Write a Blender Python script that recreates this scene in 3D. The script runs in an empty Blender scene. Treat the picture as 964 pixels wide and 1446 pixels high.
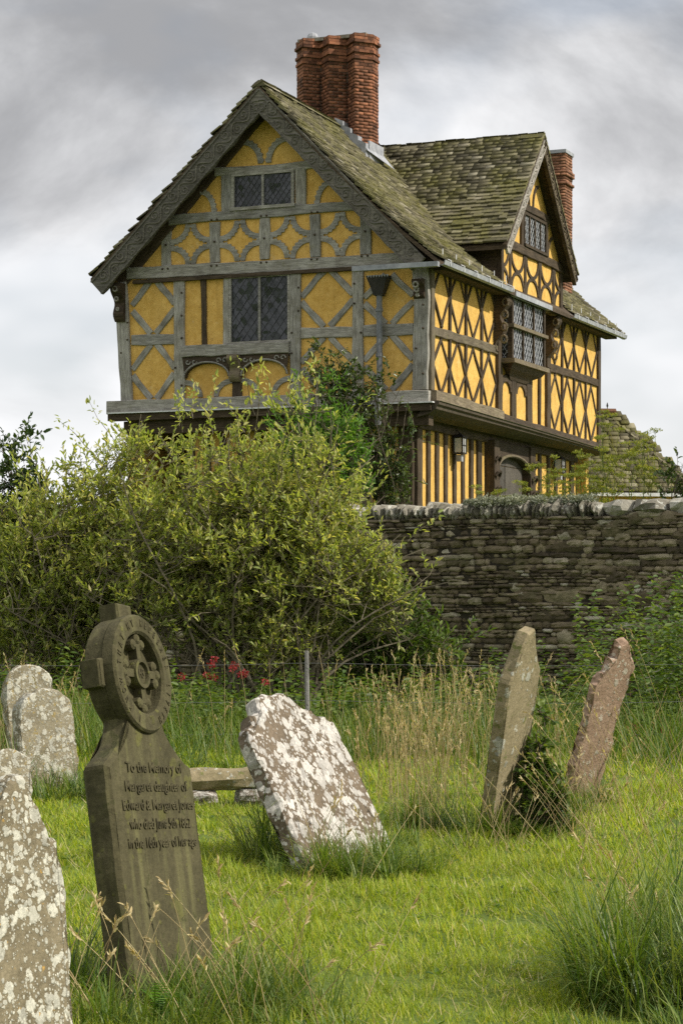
import bpy, bmesh, math, random
import numpy as np
from mathutils import Matrix, Vector, noise as mnoise
rad = math.radians
sc = bpy.context.scene
COL = sc.collection
rng = np.random.default_rng(7)
random.seed(7)

# ------------------------------------------------------------------ camera
EYE = 1.55
cam_d = bpy.data.cameras.new('camera')
cam = bpy.data.objects.new('camera', cam_d)
COL.objects.link(cam)
cam.location = (0, 0, EYE)
cam.rotation_euler = (rad(90), 0, 0)
cam_d.sensor_fit = 'VERTICAL'
cam_d.sensor_height = 24.0
cam_d.lens = 24.0 * 3016 / 1446          # about 50 mm on a 16 x 24 frame
cam_d.shift_y = 107 / 1446
cam_d.clip_start = 0.1
cam_d.clip_end = 3000
sc.camera = cam

# ------------------------------------------------------------------ sky and sun
SUN_EL, SUN_AZ = 40.0, 106.0           # azimuth clockwise from +Y (view direction): light from the right, a little behind the camera
world = bpy.data.worlds.new('World')
sc.world = world
world.use_nodes = True
wt = world.node_tree
for n in list(wt.nodes):
    wt.nodes.remove(n)


def WN(t, **kw):
    n = wt.nodes.new(t)
    for k, v in kw.items():
        setattr(n, k, v)
    return n


w_out = WN('ShaderNodeOutputWorld')
w_bg = WN('ShaderNodeBackground')
w_bg.inputs['Strength'].default_value = 0.10
w_sky = WN('ShaderNodeTexSky', sky_type='NISHITA', sun_disc=False)
w_sky.sun_elevation = rad(SUN_EL)
w_sky.sun_rotation = rad(SUN_AZ)
w_sky.dust_density = 2.0
w_tc = WN('ShaderNodeTexCoord')
w_map = WN('ShaderNodeMapping')
w_map.inputs['Scale'].default_value = (1.0, 1.0, 2.0)
w_map.inputs['Location'].default_value = (-7.54, -5.63, 6.67)
wt.links.new(w_tc.outputs['Generated'], w_map.inputs['Vector'])
w_n1 = WN('ShaderNodeTexNoise')           # banks of cloud, light and dark
w_n1.inputs['Scale'].default_value = 3.0
w_n1.inputs['Distortion'].default_value = 0.3
w_n1.inputs['Detail'].default_value = 8
w_n1.inputs['Roughness'].default_value = 0.55
wt.links.new(w_map.outputs['Vector'], w_n1.inputs['Vector'])
w_r1 = WN('ShaderNodeValToRGB')
e = w_r1.color_ramp.elements
w_r1.color_ramp.interpolation = 'EASE'
e[0].position, e[0].color = 0.33, (3.9, 3.95, 4.1, 1)
e[1].position, e[1].color = 0.55, (10.2, 10.25, 10.4, 1)
wt.links.new(w_n1.outputs['Fac'], w_r1.inputs['Fac'])
w_n2 = WN('ShaderNodeTexNoise')           # gaps where the blue shows thinly
w_n2.inputs['Scale'].default_value = 7.0
w_n2.inputs['Detail'].default_value = 3
wt.links.new(w_map.outputs['Vector'], w_n2.inputs['Vector'])
w_r2 = WN('ShaderNodeValToRGB')
e = w_r2.color_ramp.elements
e[0].position, e[0].color = 0.32, (0.6, 0.6, 0.6, 1)
e[1].position, e[1].color = 0.50, (1, 1, 1, 1)
wt.links.new(w_n2.outputs['Fac'], w_r2.inputs['Fac'])
w_mix = WN('ShaderNodeMix', data_type='RGBA')
wt.links.new(w_r2.outputs['Color'], w_mix.inputs['Factor'])
wt.links.new(w_sky.outputs['Color'], w_mix.inputs['A'])
wt.links.new(w_r1.outputs['Color'], w_mix.inputs['B'])
wt.links.new(w_mix.outputs['Result'], w_bg.inputs['Color'])
wt.links.new(w_bg.outputs['Background'], w_out.inputs['Surface'])

sun_d = bpy.data.lights.new('sun', 'SUN')
sun_d.energy = 4.8
sun_d.angle = rad(0.8)
sun_d.color = (1.0, 0.94, 0.84)
sun = bpy.data.objects.new('sun', sun_d)
COL.objects.link(sun)
_d = Vector((math.sin(rad(SUN_AZ)) * math.cos(rad(SUN_EL)), math.cos(rad(SUN_AZ)) * math.cos(rad(SUN_EL)), math.sin(rad(SUN_EL))))
sun.rotation_euler = _d.to_track_quat('Z', 'Y').to_euler()
sun.location = (30, 0, 40)

sc.view_settings.view_transform = 'Standard'
sc.view_settings.look = 'None'
sc.view_settings.exposure = 0.0
sc.view_settings.gamma = 1.0
sc.render.engine = 'CYCLES'
sc.cycles.use_denoising = False
sc.cycles.max_bounces = 8
sc.cycles.transparent_max_bounces = 8

# ------------------------------------------------------------------ materials


class Mat:
    def __init__(self, name):
        self.m = bpy.data.materials.new(name)
        self.m.use_nodes = True
        self.t = self.m.node_tree
        self.b = self.t.nodes['Principled BSDF']
        self.o = self.t.nodes['Material Output']
        self.b.inputs['Roughness'].default_value = 0.85
        self.b.inputs['Specular IOR Level'].default_value = 0.25

    def n(self, t, **kw):
        x = self.t.nodes.new(t)
        for k, v in kw.items():
            setattr(x, k, v)
        return x

    def l(self, a, b):
        self.t.links.new(a, b)

    def coord(self, kind='Object', scale=(1, 1, 1)):
        mp = self.n('ShaderNodeMapping')
        mp.inputs['Scale'].default_value = scale
        if kind == 'Position':
            self.l(self.n('ShaderNodeNewGeometry').outputs['Position'], mp.inputs['Vector'])
        else:
            self.l(self.n('ShaderNodeTexCoord').outputs[kind], mp.inputs['Vector'])
        return mp.outputs['Vector']

    def noise(self, vec, scale, detail=5, rough=0.6, dist=0.0):
        x = self.n('ShaderNodeTexNoise')
        x.inputs['Scale'].default_value = scale
        x.inputs['Detail'].default_value = detail
        x.inputs['Roughness'].default_value = rough
        x.inputs['Distortion'].default_value = dist
        if vec is not None:
            self.l(vec, x.inputs['Vector'])
        return x.outputs['Fac']

    def ramp(self, fac, stops):
        r = self.n('ShaderNodeValToRGB')
        cr = r.color_ramp
        while len(cr.elements) < len(stops):
            cr.elements.new(0.5)
        for el, (p, c) in zip(cr.elements, stops):
            el.position = p
            el.color = (*c, 1) if len(c) == 3 else c
        self.l(fac, r.inputs['Fac'])
        return r.outputs['Color']

    def mix(self, fac, a, b, mode='MIX'):
        x = self.n('ShaderNodeMix', data_type='RGBA', blend_type=mode)
        for s, v in (('Factor', fac), ('A', a), ('B', b)):
            if hasattr(v, 'is_linked'):
                self.l(v, x.inputs[s])
            elif s == 'Factor':
                x.inputs[0].default_value = v
            else:
                x.inputs[s].default_value = (*v, 1)
        return x.outputs['Result']

    def math(self, op, a, b=0.5):
        x = self.n('ShaderNodeMath', operation=op)
        for i, v in enumerate((a, b)):
            if hasattr(v, 'is_linked'):
                self.l(v, x.inputs[i])
            else:
                x.inputs[i].default_value = v
        return x.outputs[0]

    def rnd(self):
        """a random number for each object and each loose piece of a mesh"""
        a = self.n('ShaderNodeNewGeometry').outputs['Random Per Island']
        b = self.n('ShaderNodeObjectInfo').outputs['Random']
        return self.math('FRACT', self.math('ADD', a, b))

    def color(self, c):
        if hasattr(c, 'is_linked'):
            self.l(c, self.b.inputs['Base Color'])
        else:
            self.b.inputs['Base Color'].default_value = (*c, 1)

    def bump(self, h, strength=0.4, dist=0.02):
        x = self.n('ShaderNodeBump')
        x.inputs['Strength'].default_value = strength
        x.inputs['Distance'].default_value = dist
        self.l(h, x.inputs['Height'])
        self.l(x.outputs['Normal'], self.b.inputs['Normal'])

    def set(self, **kw):
        for k, v in kw.items():
            self.b.inputs[k.replace('_', ' ')].default_value = v
        return self


M = {}


def m_plaster():
    a = Mat('ochre_plaster')
    v = a.coord('Position')
    big = a.noise(v, 1.3, 4)
    fine = a.noise(v, 9, 6, 0.65)
    c = a.ramp(big, [(0.3, (0.57, 0.335, 0.070)), (0.5, (0.70, 0.43, 0.105)), (0.72, (0.77, 0.50, 0.150))])
    c = a.mix(0.45, c, a.ramp(fine, [(0.32, (0.46, 0.25, 0.04)), (0.7, (0.84, 0.56, 0.18))]))
    # rain streaks and thin limewash
    st = a.ramp(a.noise(a.coord('Position', (7, 7, 0.55)), 1.5, 5, 0.65), [(0.52, (0, 0, 0)), (0.72, (1, 1, 1))])
    c = a.mix(a.math('MULTIPLY', st, 0.38), c, (0.40, 0.235, 0.055))
    wear = a.ramp(a.noise(v, 3.6, 8, 0.75), [(0.60, (0, 0, 0)), (0.70, (1, 1, 1))])
    c = a.mix(a.math('MULTIPLY', wear, 0.55), c, (0.82, 0.64, 0.34))
    damp = a.ramp(a.noise(v, 0.9, 6, 0.7), [(0.5, (0, 0, 0)), (0.66, (1, 1, 1))])
    c = a.mix(a.math('MULTIPLY', damp, 0.4), c, (0.42, 0.25, 0.06))
    bare = a.ramp(a.noise(v, 5.5, 8, 0.72), [(0.70, (0, 0, 0)), (0.73, (1, 1, 1))])
    c = a.mix(a.math('MULTIPLY', bare, 0.7), c, (0.70, 0.62, 0.48))
    vo = a.n('ShaderNodeTexVoronoi', feature='DISTANCE_TO_EDGE')
    vo.inputs['Scale'].default_value = 1.7
    wv = a.n('ShaderNodeVectorMath', operation='ADD')
    a.l(v, wv.inputs[0])
    ns = a.n('ShaderNodeTexNoise')
    ns.inputs['Scale'].default_value = 3.0
    a.l(v, ns.inputs['Vector'])
    a.l(ns.outputs['Color'], wv.inputs[1])
    a.l(wv.outputs[0], vo.inputs['Vector'])
    cr = a.ramp(vo.outputs['Distance'], [(0.0, (1, 1, 1)), (0.008, (0, 0, 0))])
    c = a.mix(a.math('MULTIPLY', cr, 0.5), c, (0.25, 0.15, 0.05))
    a.color(c)
    a.bump(a.noise(v, 20, 6, 0.7), 0.5, 0.025)
    M['plaster'] = a.m


def m_oak(name, dark, light, mossy=None):
    a = Mat(name)
    v = a.coord('Object', (1.6, 16, 16))
    g = a.noise(v, 2.2, 8, 0.68, 0.6)
    c = a.ramp(g, [(0.28, dark), (0.5, tuple((x + y) / 2 for x, y in zip(dark, light))), (0.72, light)])
    oi = a.n('ShaderNodeObjectInfo').outputs['Random']
    c = a.mix(0.55, c, a.ramp(oi, [(0, (0.55, 0.55, 0.56)), (1, (1.1, 1.06, 1.0))]), 'MULTIPLY')
    pv = a.coord('Position')
    st = a.ramp(a.noise(pv, 2.6, 6, 0.7), [(0.42, (1, 1, 1)), (0.7, (0.45, 0.42, 0.38))])
    c = a.mix(0.7, c, st, 'MULTIPLY')
    if mossy:
        c = a.mix(a.math('MULTIPLY', a.ramp(a.noise(pv, 5, 6, 0.7), [(0.55, (0, 0, 0)), (0.66, (1, 1, 1))]), 0.5), c, mossy)
    a.color(c)
    a.bump(g, 0.6, 0.02)
    M[name] = a.m


def m_slate():
    a = Mat('stone_slate')
    r = a.rnd()
    pv = a.coord('Position')
    c = a.ramp(r, [(0, (0.062, 0.055, 0.036)), (0.35, (0.11, 0.098, 0.060)), (0.7, (0.155, 0.138, 0.085)), (0.9, (0.20, 0.175, 0.11)), (1, (0.33, 0.30, 0.22))])
    moss = a.ramp(a.noise(pv, 1.6, 6, 0.7), [(0.42, (0, 0, 0)), (0.62, (1, 1, 1))])
    c = a.mix(a.math('MULTIPLY', moss, 0.6), c, a.ramp(a.noise(pv, 14, 4), [(0.3, (0.055, 0.062, 0.010)), (0.7, (0.22, 0.20, 0.035))]))
    li = a.ramp(a.noise(pv, 11, 6, 0.75), [(0.64, (0, 0, 0)), (0.69, (1, 1, 1))])
    c = a.mix(a.math('MULTIPLY', li, 0.45), c, (0.42, 0.40, 0.30))
    a.color(c)
    a.bump(a.noise(pv, 30, 6, 0.7), 0.6, 0.02)
    M['slate'] = a.m


def m_simple(name, c1, c2, scale=6, rough=0.85, bump=0.3, rnd=0.0, kind='Position', **kw):
    a = Mat(name)
    v = a.coord(kind)
    g = a.noise(v, scale, 7, 0.65)
    c = a.ramp(g, [(0.3, c1), (0.7, c2)])
    if rnd:
        c = a.mix(rnd, c, a.ramp(a.rnd(), [(0, (0.35, 0.35, 0.35)), (1, (1.5, 1.5, 1.5))]), 'MULTIPLY')
    a.color(c)
    if bump:
        a.bump(a.noise(v, scale * 4, 6, 0.7), bump, 0.02)
    a.set(Roughness=rough, **kw)
    M[name] = a.m
    return a


def m_wallstone():
    a = Mat('rubble_stone')
    pv = a.coord('Position')
    r = a.rnd()
    c = a.ramp(r, [(0, (0.075, 0.060, 0.040)), (0.4, (0.18, 0.146, 0.095)), (0.75, (0.29, 0.245, 0.165)), (0.93, (0.38, 0.34, 0.25)), (1, (0.52, 0.49, 0.41))])
    g = a.noise(pv, 9, 8, 0.7)
    c = a.mix(0.6, c, a.ramp(g, [(0.3, (0.3, 0.29, 0.26)), (0.7, (1.5, 1.45, 1.35))]), 'MULTIPLY')
    och = a.ramp(a.noise(pv, 6, 6, 0.75), [(0.66, (0, 0, 0)), (0.72, (1, 1, 1))])
    c = a.mix(a.math('MULTIPLY', och, 0.6), c, (0.30, 0.16, 0.045))
    wh = a.ramp(a.noise(pv, 17, 5, 0.7), [(0.70, (0, 0, 0)), (0.74, (1, 1, 1))])
    c = a.mix(a.math('MULTIPLY', wh, 0.6), c, (0.5, 0.49, 0.43))
    moss = a.ramp(a.noise(pv, 2.2, 5, 0.7), [(0.5, (0, 0, 0)), (0.68, (1, 1, 1))])
    c = a.mix(a.math('MULTIPLY', moss, 0.55), c, (0.06, 0.07, 0.02))
    a.color(c)
    a.bump(a.noise(pv, 26, 7, 0.7), 0.9, 0.03)
    M['rubble'] = a.m


def m_grave(name, base, dark, lich, l_scale, l_lo, lich2=None, l2=0.66, streak=None, bump=0.7, l_amt=0.95):
    a = Mat(name)
    v = a.coord('Object', (1, 1, 1))
    g = a.noise(v, 5, 8, 0.7)
    c = a.ramp(g, [(0.3, dark), (0.7, base)])
    c = a.mix(0.45, c, a.ramp(a.noise(v, 40, 6, 0.7), [(0.3, (0.5, 0.5, 0.5)), (0.7, (1.35, 1.35, 1.35))]), 'MULTIPLY')
    if streak:
        sv = a.coord('Object', (9, 9, 0.8))
        s = a.ramp(a.noise(sv, 1.6, 5, 0.6), [(0.5, (0, 0, 0)), (0.72, (1, 1, 1))])
        c = a.mix(a.math('MULTIPLY', s, 0.75), c, streak)
    # lichen: rounded crusts of several sizes, each with its own tone
    lv = a.coord('Object', (1, 1, 1))
    dn = a.n('ShaderNodeTexNoise')
    dn.inputs['Scale'].default_value = l_scale * 2.2
    dn.inputs['Detail'].default_value = 4
    a.l(lv, dn.inputs['Vector'])
    lf = None
    big = a.noise(lv, 3.2, 4, 0.6)
    for k, (sc_, sz) in enumerate(((l_scale, 0.62), (l_scale * 2.1, 0.58), (l_scale * 4.5, 0.5))):
        ds = a.n('ShaderNodeVectorMath', operation='SCALE')
        a.l(dn.outputs['Color'], ds.inputs[0])
        ds.inputs['Scale'].default_value = 0.9 / sc_
        ad = a.n('ShaderNodeVectorMath', operation='ADD')
        a.l(lv, ad.inputs[0])
        a.l(ds.outputs[0], ad.inputs[1])
        vo = a.n('ShaderNodeTexVoronoi')
        vo.inputs['Scale'].default_value = sc_
        a.l(ad.outputs[0], vo.inputs['Vector'])
        sp = a.n('ShaderNodeSeparateColor')
        a.l(vo.outputs['Color'], sp.inputs[0])
        # a crust's radius: random, larger where the stone is overgrown
        rr = a.math('MULTIPLY', a.math('ADD', a.math('SUBTRACT', sp.outputs[0], l_lo), a.math('MULTIPLY', a.math('SUBTRACT', big, 0.5), 1.6)), sz * 1.7)
        df = a.math('SUBTRACT', rr, vo.outputs['Distance'])
        mk = a.ramp(df, [(0.0, (0, 0, 0)), (0.03, (0.55, 0.55, 0.55)), (0.16, (1, 1, 1))])
        tone = a.ramp(sp.outputs[1], [(0, tuple(x * 0.55 for x in lich)), (0.5, tuple(x * 0.82 for x in lich)), (1, tuple(min(0.8, x * 1.12) for x in lich))])
        tone = a.mix(0.55, tone, a.ramp(a.noise(v, 70, 5, 0.7), [(0.3, (0.5, 0.5, 0.47)), (0.65, (1.25, 1.25, 1.22))]), 'MULTIPLY')
        c = a.mix(a.math('MULTIPLY', mk, l_amt), c, tone)
        lf = mk if lf is None else a.math('MAXIMUM', lf, mk)
    if lich2:
        f2 = a.ramp(a.noise(v, l_scale * 1.4, 5, 0.65), [(l2, (0, 0, 0)), (l2 + 0.04, (1, 1, 1))])
        c = a.mix(a.math('MULTIPLY', f2, 0.85), c, lich2)
    a.color(c)
    h = a.math('ADD', a.math('MULTIPLY', a.noise(v, 18, 8, 0.7), 1.0), a.math('MULTIPLY', lf, 0.25))
    a.bump(h, bump, 0.02)
    a.set(Roughness=0.95)
    M[name] = a.m


def m_leaf(name, cols, trans=0.35, rough=0.5, spec=0.35):
    """leaf colours by random piece, thin leaf: part of the light passes through"""
    a = Mat(name)
    r = a.n('ShaderNodeNewGeometry').outputs['Random Per Island']
    k = len(cols) - 1
    c = a.ramp(r, [(i / k, col) for i, col in enumerate(cols)])
    pv = a.coord('Position')
    c = a.mix(0.5, c, a.ramp(a.noise(pv, 1.4, 3), [(0.3, (0.6, 0.64, 0.6)), (0.7, (1.25, 1.2, 1.1))]), 'MULTIPLY')
    a.color(c)
    a.set(Roughness=rough)
    a.b.inputs['Specular IOR Level'].default_value = spec
    tr = a.n('ShaderNodeBsdfTranslucent')
    a.l(a.mix(1.0, c, (1.5, 1.45, 0.55), 'MULTIPLY'), tr.inputs['Color'])
    mx = a.n('ShaderNodeMixShader')
    mx.inputs[0].default_value = trans
    a.l(a.b.outputs[0], mx.inputs[1])
    a.l(tr.outputs[0], mx.inputs[2])
    a.l(mx.outputs[0], a.o.inputs['Surface'])
    M[name] = a.m


m_plaster()
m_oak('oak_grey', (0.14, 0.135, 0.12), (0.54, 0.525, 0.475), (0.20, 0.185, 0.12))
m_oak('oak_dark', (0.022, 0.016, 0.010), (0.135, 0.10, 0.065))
m_oak('oak_brown', (0.075, 0.058, 0.038), (0.30, 0.25, 0.17), (0.16, 0.15, 0.06))
m_slate()
m_wallstone()
m_simple('brick', (0.085, 0.042, 0.026), (0.31, 0.125, 0.062), 5, rnd=0.85)
m_simple('brick_brown', (0.15, 0.065, 0.035), (0.30, 0.15, 0.085), 9, rnd=0.7)
m_simple('mortar', (0.16, 0.14, 0.11), (0.34, 0.30, 0.24), 12)
m_simple('mud_mortar', (0.020, 0.016, 0.010), (0.05, 0.042, 0.028), 7)
m_simple('lead', (0.20, 0.21, 0.23), (0.42, 0.43, 0.45), 5, rough=0.55, bump=0.15)
m_simple('old_lead', (0.10, 0.105, 0.115), (0.24, 0.245, 0.255), 5, rough=0.6, bump=0.15)
m_simple('white_lead', (0.55, 0.55, 0.55), (0.78, 0.78, 0.78), 9, rough=0.6, bump=0.15)
m_simple('came', (0.30, 0.31, 0.33), (0.5, 0.51, 0.52), 8, rough=0.6, bump=0)
m_simple('came_dark', (0.035, 0.036, 0.04), (0.09, 0.09, 0.095), 8, rough=0.6, bump=0)
m_simple('iron', (0.02, 0.02, 0.02), (0.05, 0.045, 0.04), 12, rough=0.6, bump=0.1)
m_simple('wire', (0.12, 0.12, 0.12), (0.2, 0.2, 0.2), 12, rough=0.6, bump=0)
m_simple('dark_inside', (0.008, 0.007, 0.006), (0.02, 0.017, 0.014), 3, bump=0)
m_simple('lamp_glass', (0.5, 0.5, 0.48), (0.65, 0.65, 0.62), 3, rough=0.3, bump=0)
m_simple('brass', (0.45, 0.28, 0.05), (0.6, 0.4, 0.1), 3, rough=0.5, bump=0)
m_simple('lettering', (0.030, 0.026, 0.014), (0.105, 0.092, 0.047), 12, rough=0.95, bump=0)
m_simple('soil', (0.025, 0.030, 0.010), (0.075, 0.085, 0.022), 1.5, rough=1.0, bump=0.5)
m_simple('turf', (0.06, 0.095, 0.014), (0.13, 0.175, 0.03), 1.2, rough=1.0, bump=0.5)
m_simple('bark', (0.07, 0.055, 0.038), (0.20, 0.165, 0.115), 12, bump=0.5)
m_simple('twig_bark', (0.09, 0.075, 0.05), (0.22, 0.19, 0.13), 12, bump=0.5)
m_simple('pale_bark', (0.16, 0.13, 0.09), (0.36, 0.31, 0.23), 12, bump=0.5)
m_simple('post_wood', (0.14, 0.135, 0.125), (0.30, 0.29, 0.27), 14, bump=0.5)
g_ = Mat('old_glass')
g_.color(g_.ramp(g_.noise(g_.coord('Position'), 2.5, 3), [(0.3, (0.012, 0.014, 0.016)), (0.7, (0.05, 0.055, 0.062))]))
g_.set(Roughness=0.16)
g_.b.inputs['Specular IOR Level'].default_value = 0.5
_vo = g_.n('ShaderNodeTexVoronoi')
_vo.inputs['Scale'].default_value = 8.5
g_.l(g_.coord('Position'), _vo.inputs['Vector'])
_s1 = g_.n('ShaderNodeVectorMath', operation='SUBTRACT')
g_.l(_vo.outputs['Color'], _s1.inputs[0])
_s1.inputs[1].default_value = (0.5, 0.5, 0.5)
_s2 = g_.n('ShaderNodeVectorMath', operation='SCALE')
g_.l(_s1.outputs[0], _s2.inputs[0])
_s2.inputs['Scale'].default_value = 0.30
_s3 = g_.n('ShaderNodeVectorMath', operation='ADD')
g_.l(_s2.outputs[0], _s3.inputs[0])
g_.l(g_.n('ShaderNodeNewGeometry').outputs['Normal'], _s3.inputs[1])
_s4 = g_.n('ShaderNodeVectorMath', operation='NORMALIZE')
g_.l(_s3.outputs[0], _s4.inputs[0])
g_.l(_s4.outputs[0], g_.b.inputs['Normal'])
M['glass'] = g_.m
m_grave('grave_moss', (0.100, 0.088, 0.044), (0.048, 0.043, 0.020), (0.15, 0.148, 0.040), 7, 0.62, lich2=(0.055, 0.055, 0.020), l2=0.60, streak=(0.155, 0.147, 0.062), bump=0.6, l_amt=0.55)
m_grave('grave_white', (0.21, 0.16, 0.11), (0.10, 0.080, 0.055), (0.60, 0.565, 0.52), 11, 0.20, lich2=(0.26, 0.20, 0.10), l2=0.68)
m_grave('grave_pale', (0.33, 0.27, 0.165), (0.18, 0.15, 0.08), (0.46, 0.45, 0.38), 12, 0.60, lich2=(0.14, 0.15, 0.045), l2=0.6)
m_grave('grave_red', (0.42, 0.29, 0.21), (0.23, 0.15, 0.10), (0.52, 0.46, 0.38), 14, 0.52, lich2=(0.09, 0.055, 0.035), l2=0.62)
m_grave('grave_speckled', (0.28, 0.235, 0.15), (0.12, 0.10, 0.06), (0.60, 0.58, 0.49), 22, 0.28, lich2=(0.44, 0.26, 0.05), l2=0.645)
m_grave('grave_grey', (0.34, 0.30, 0.21), (0.16, 0.135, 0.085), (0.54, 0.52, 0.44), 16, 0.28, lich2=(0.32, 0.24, 0.09), l2=0.58)
m_leaf('leaf_olive', [(0.16, 0.215, 0.045), (0.28, 0.345, 0.085), (0.38, 0.44, 0.13), (0.48, 0.51, 0.19), (0.56, 0.51, 0.25)], 0.5)
m_leaf('leaf_fresh', [(0.06, 0.15, 0.018), (0.12, 0.25, 0.035), (0.18, 0.32, 0.055)], 0.42)
m_leaf('leaf_dark', [(0.024, 0.050, 0.014), (0.045, 0.085, 0.022), (0.085, 0.125, 0.036)], 0.3)
m_leaf('leaf_gloss', [(0.035, 0.062, 0.018), (0.07, 0.11, 0.03), (0.13, 0.165, 0.055)], 0.3, 0.35, 0.5)
m_leaf('leaf_weed', [(0.05, 0.095, 0.018), (0.10, 0.165, 0.03), (0.17, 0.225, 0.05)], 0.38)
m_leaf('lichen_leaf', [(0.16, 0.18, 0.13), (0.27, 0.29, 0.22), (0.42, 0.43, 0.35)], 0.1, 0.9, 0.1)
m_leaf('fennel_leaf', [(0.13, 0.18, 0.03), (0.25, 0.29, 0.045), (0.38, 0.36, 0.06)], 0.4)
m_leaf('petal_red', [(0.22, 0.015, 0.02), (0.36, 0.03, 0.04), (0.42, 0.08, 0.08)], 0.3)
m_leaf('petal_white', [(0.6, 0.6, 0.6), (0.75, 0.75, 0.72)], 0.3)
m_leaf('lawn', [(0.13, 0.20, 0.018), (0.25, 0.34, 0.030), (0.35, 0.425, 0.045), (0.46, 0.44, 0.12)], 0.45, 0.5, 0.3)
m_leaf('long_grass', [(0.045, 0.092, 0.014), (0.095, 0.165, 0.024), (0.155, 0.225, 0.038), (0.26, 0.28, 0.08)], 0.38, 0.45, 0.35)
m_leaf('straw', [(0.34, 0.25, 0.12), (0.52, 0.42, 0.23), (0.66, 0.57, 0.36)], 0.3, 0.6, 0.25)

# ------------------------------------------------------------------ mesh helpers


def link(o, parent=None, label=None, cat=None, group=None, kind=None):
    COL.objects.link(o)
    if parent is not None:
        o.parent = parent
    for k, v in (('label', label), ('category', cat), ('group', group), ('kind', kind)):
        if v:
            o[k] = v
    return o


def empty(name, loc=(0, 0, 0), rotz=0.0, **kw):
    o = bpy.data.objects.new(name, None)
    o.location = loc
    o.rotation_euler = (0, 0, rotz)
    o.empty_display_size = 0.2
    return link(o, **kw)


def mesh_of(name, verts, faces, mat, smooth=False):
    me = bpy.data.meshes.new(name)
    me.from_pydata([tuple(v) for v in verts], [], faces)
    if mat:
        me.materials.append(M[mat])
    if smooth:
        me.polygons.foreach_set('use_smooth', [True] * len(me.polygons))
    me.update()
    return me


def obj(name, verts, faces, mat, parent=None, smooth=False, **kw):
    return link(bpy.data.objects.new(name, mesh_of(name, verts, faces, mat, smooth)), parent, **kw)


def np_mesh(name, V, polys, mat, smooth=False):
    """V (n,3); polys: list of (m,k) index arrays"""
    me = bpy.data.meshes.new(name)
    V = np.ascontiguousarray(V, dtype=np.float32).reshape(-1, 3)
    me.vertices.add(len(V))
    me.vertices.foreach_set('co', V.ravel())
    loops = np.concatenate([p.ravel() for p in polys]).astype(np.int32)
    tot = np.concatenate([np.full(len(p), p.shape[1], np.int32) for p in polys])
    start = np.concatenate([[0], np.cumsum(tot)[:-1]]).astype(np.int32)
    me.loops.add(len(loops))
    me.loops.foreach_set('vertex_index', loops)
    me.polygons.add(len(tot))
    me.polygons.foreach_set('loop_start', start)
    me.polygons.foreach_set('loop_total', tot)
    if smooth:
        me.polygons.foreach_set('use_smooth', np.ones(len(tot), bool))
    me.materials.append(M[mat])
    me.update(calc_edges=True)
    me.validate()
    return me


def np_obj(name, V, polys, mat, parent=None, smooth=False, **kw):
    return link(bpy.data.objects.new(name, np_mesh(name, V, polys, mat, smooth)), parent, **kw)


BOXF = [(0, 3, 2, 1), (4, 5, 6, 7), (0, 1, 5, 4), (1, 2, 6, 5), (2, 3, 7, 6), (3, 0, 4, 7)]


def box_v(x0, x1, y0, y1, z0, z1):
    return [(x0, y0, z0), (x1, y0, z0), (x1, y1, z0), (x0, y1, z0), (x0, y0, z1), (x1, y0, z1), (x1, y1, z1), (x0, y1, z1)]


class MB:
    def __init__(self):
        self.v, self.f = [], []

    def add(self, v, f):
        k = len(self.v)
        self.v += [tuple(p) for p in v]
        self.f += [tuple(i + k for i in q) for q in f]
        return self

    def box(self, *a):
        return self.add(box_v(*a), BOXF)

    def tube(self, pts, radii, n=6, cap=True):
        pts = [Vector(p) for p in pts]
        if not hasattr(radii, '__len__'):
            radii = [radii] * len(pts)
        vs, fs = [], []
        for i, p in enumerate(pts):
            t = (pts[min(i + 1, len(pts) - 1)] - pts[max(i - 1, 0)]).normalized()
            a = t.orthogonal().normalized() if i == 0 else (a - t * a.dot(t)).normalized()
            b = t.cross(a)
            for k in range(n):
                w = 2 * math.pi * k / n
                vs.append(p + (a * math.cos(w) + b * math.sin(w)) * radii[i])
        for i in range(len(pts) - 1):
            for k in range(n):
                k2 = (k + 1) % n
                fs.append((i * n + k, i * n + k2, (i + 1) * n + k2, (i + 1) * n + k))
        if cap:
            fs.append(tuple(range(n))[::-1])
            fs.append(tuple((len(pts) - 1) * n + k for k in range(n)))
        return self.add(vs, fs)

    def prism(self, poly, y0, y1):
        """poly in x,z extruded along y (front face at y0)"""
        n = len(poly)
        v = [(x, y0, z) for x, z in poly] + [(x, y1, z) for x, z in poly]
        f = [tuple(range(n)), tuple(range(2 * n - 1, n - 1, -1))]
        f += [(i, i + n, (i + 1) % n + n, (i + 1) % n) for i in range(n)]
        return self.add(v, f)

    def build(self, name, mat, parent=None, smooth=False, **kw):
        return obj(name, self.v, self.f, mat, parent, smooth, **kw)


def part(name, mat, parent, *boxes, **kw):
    m = MB()
    for b in boxes:
        m.box(*b)
    return m.build(name, mat, parent, **kw)


# ------------------------------------------------------------------ ground


def bumpy(x, y):
    return 0.05 * mnoise.noise((x * 0.35, y * 0.35, 1.3)) + 0.025 * mnoise.noise((x * 1.3, y * 1.3, 7.7))


def gz(x, y):
    return bumpy(x, y) if y < 30 and abs(x) < 12 else 0.0


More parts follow.
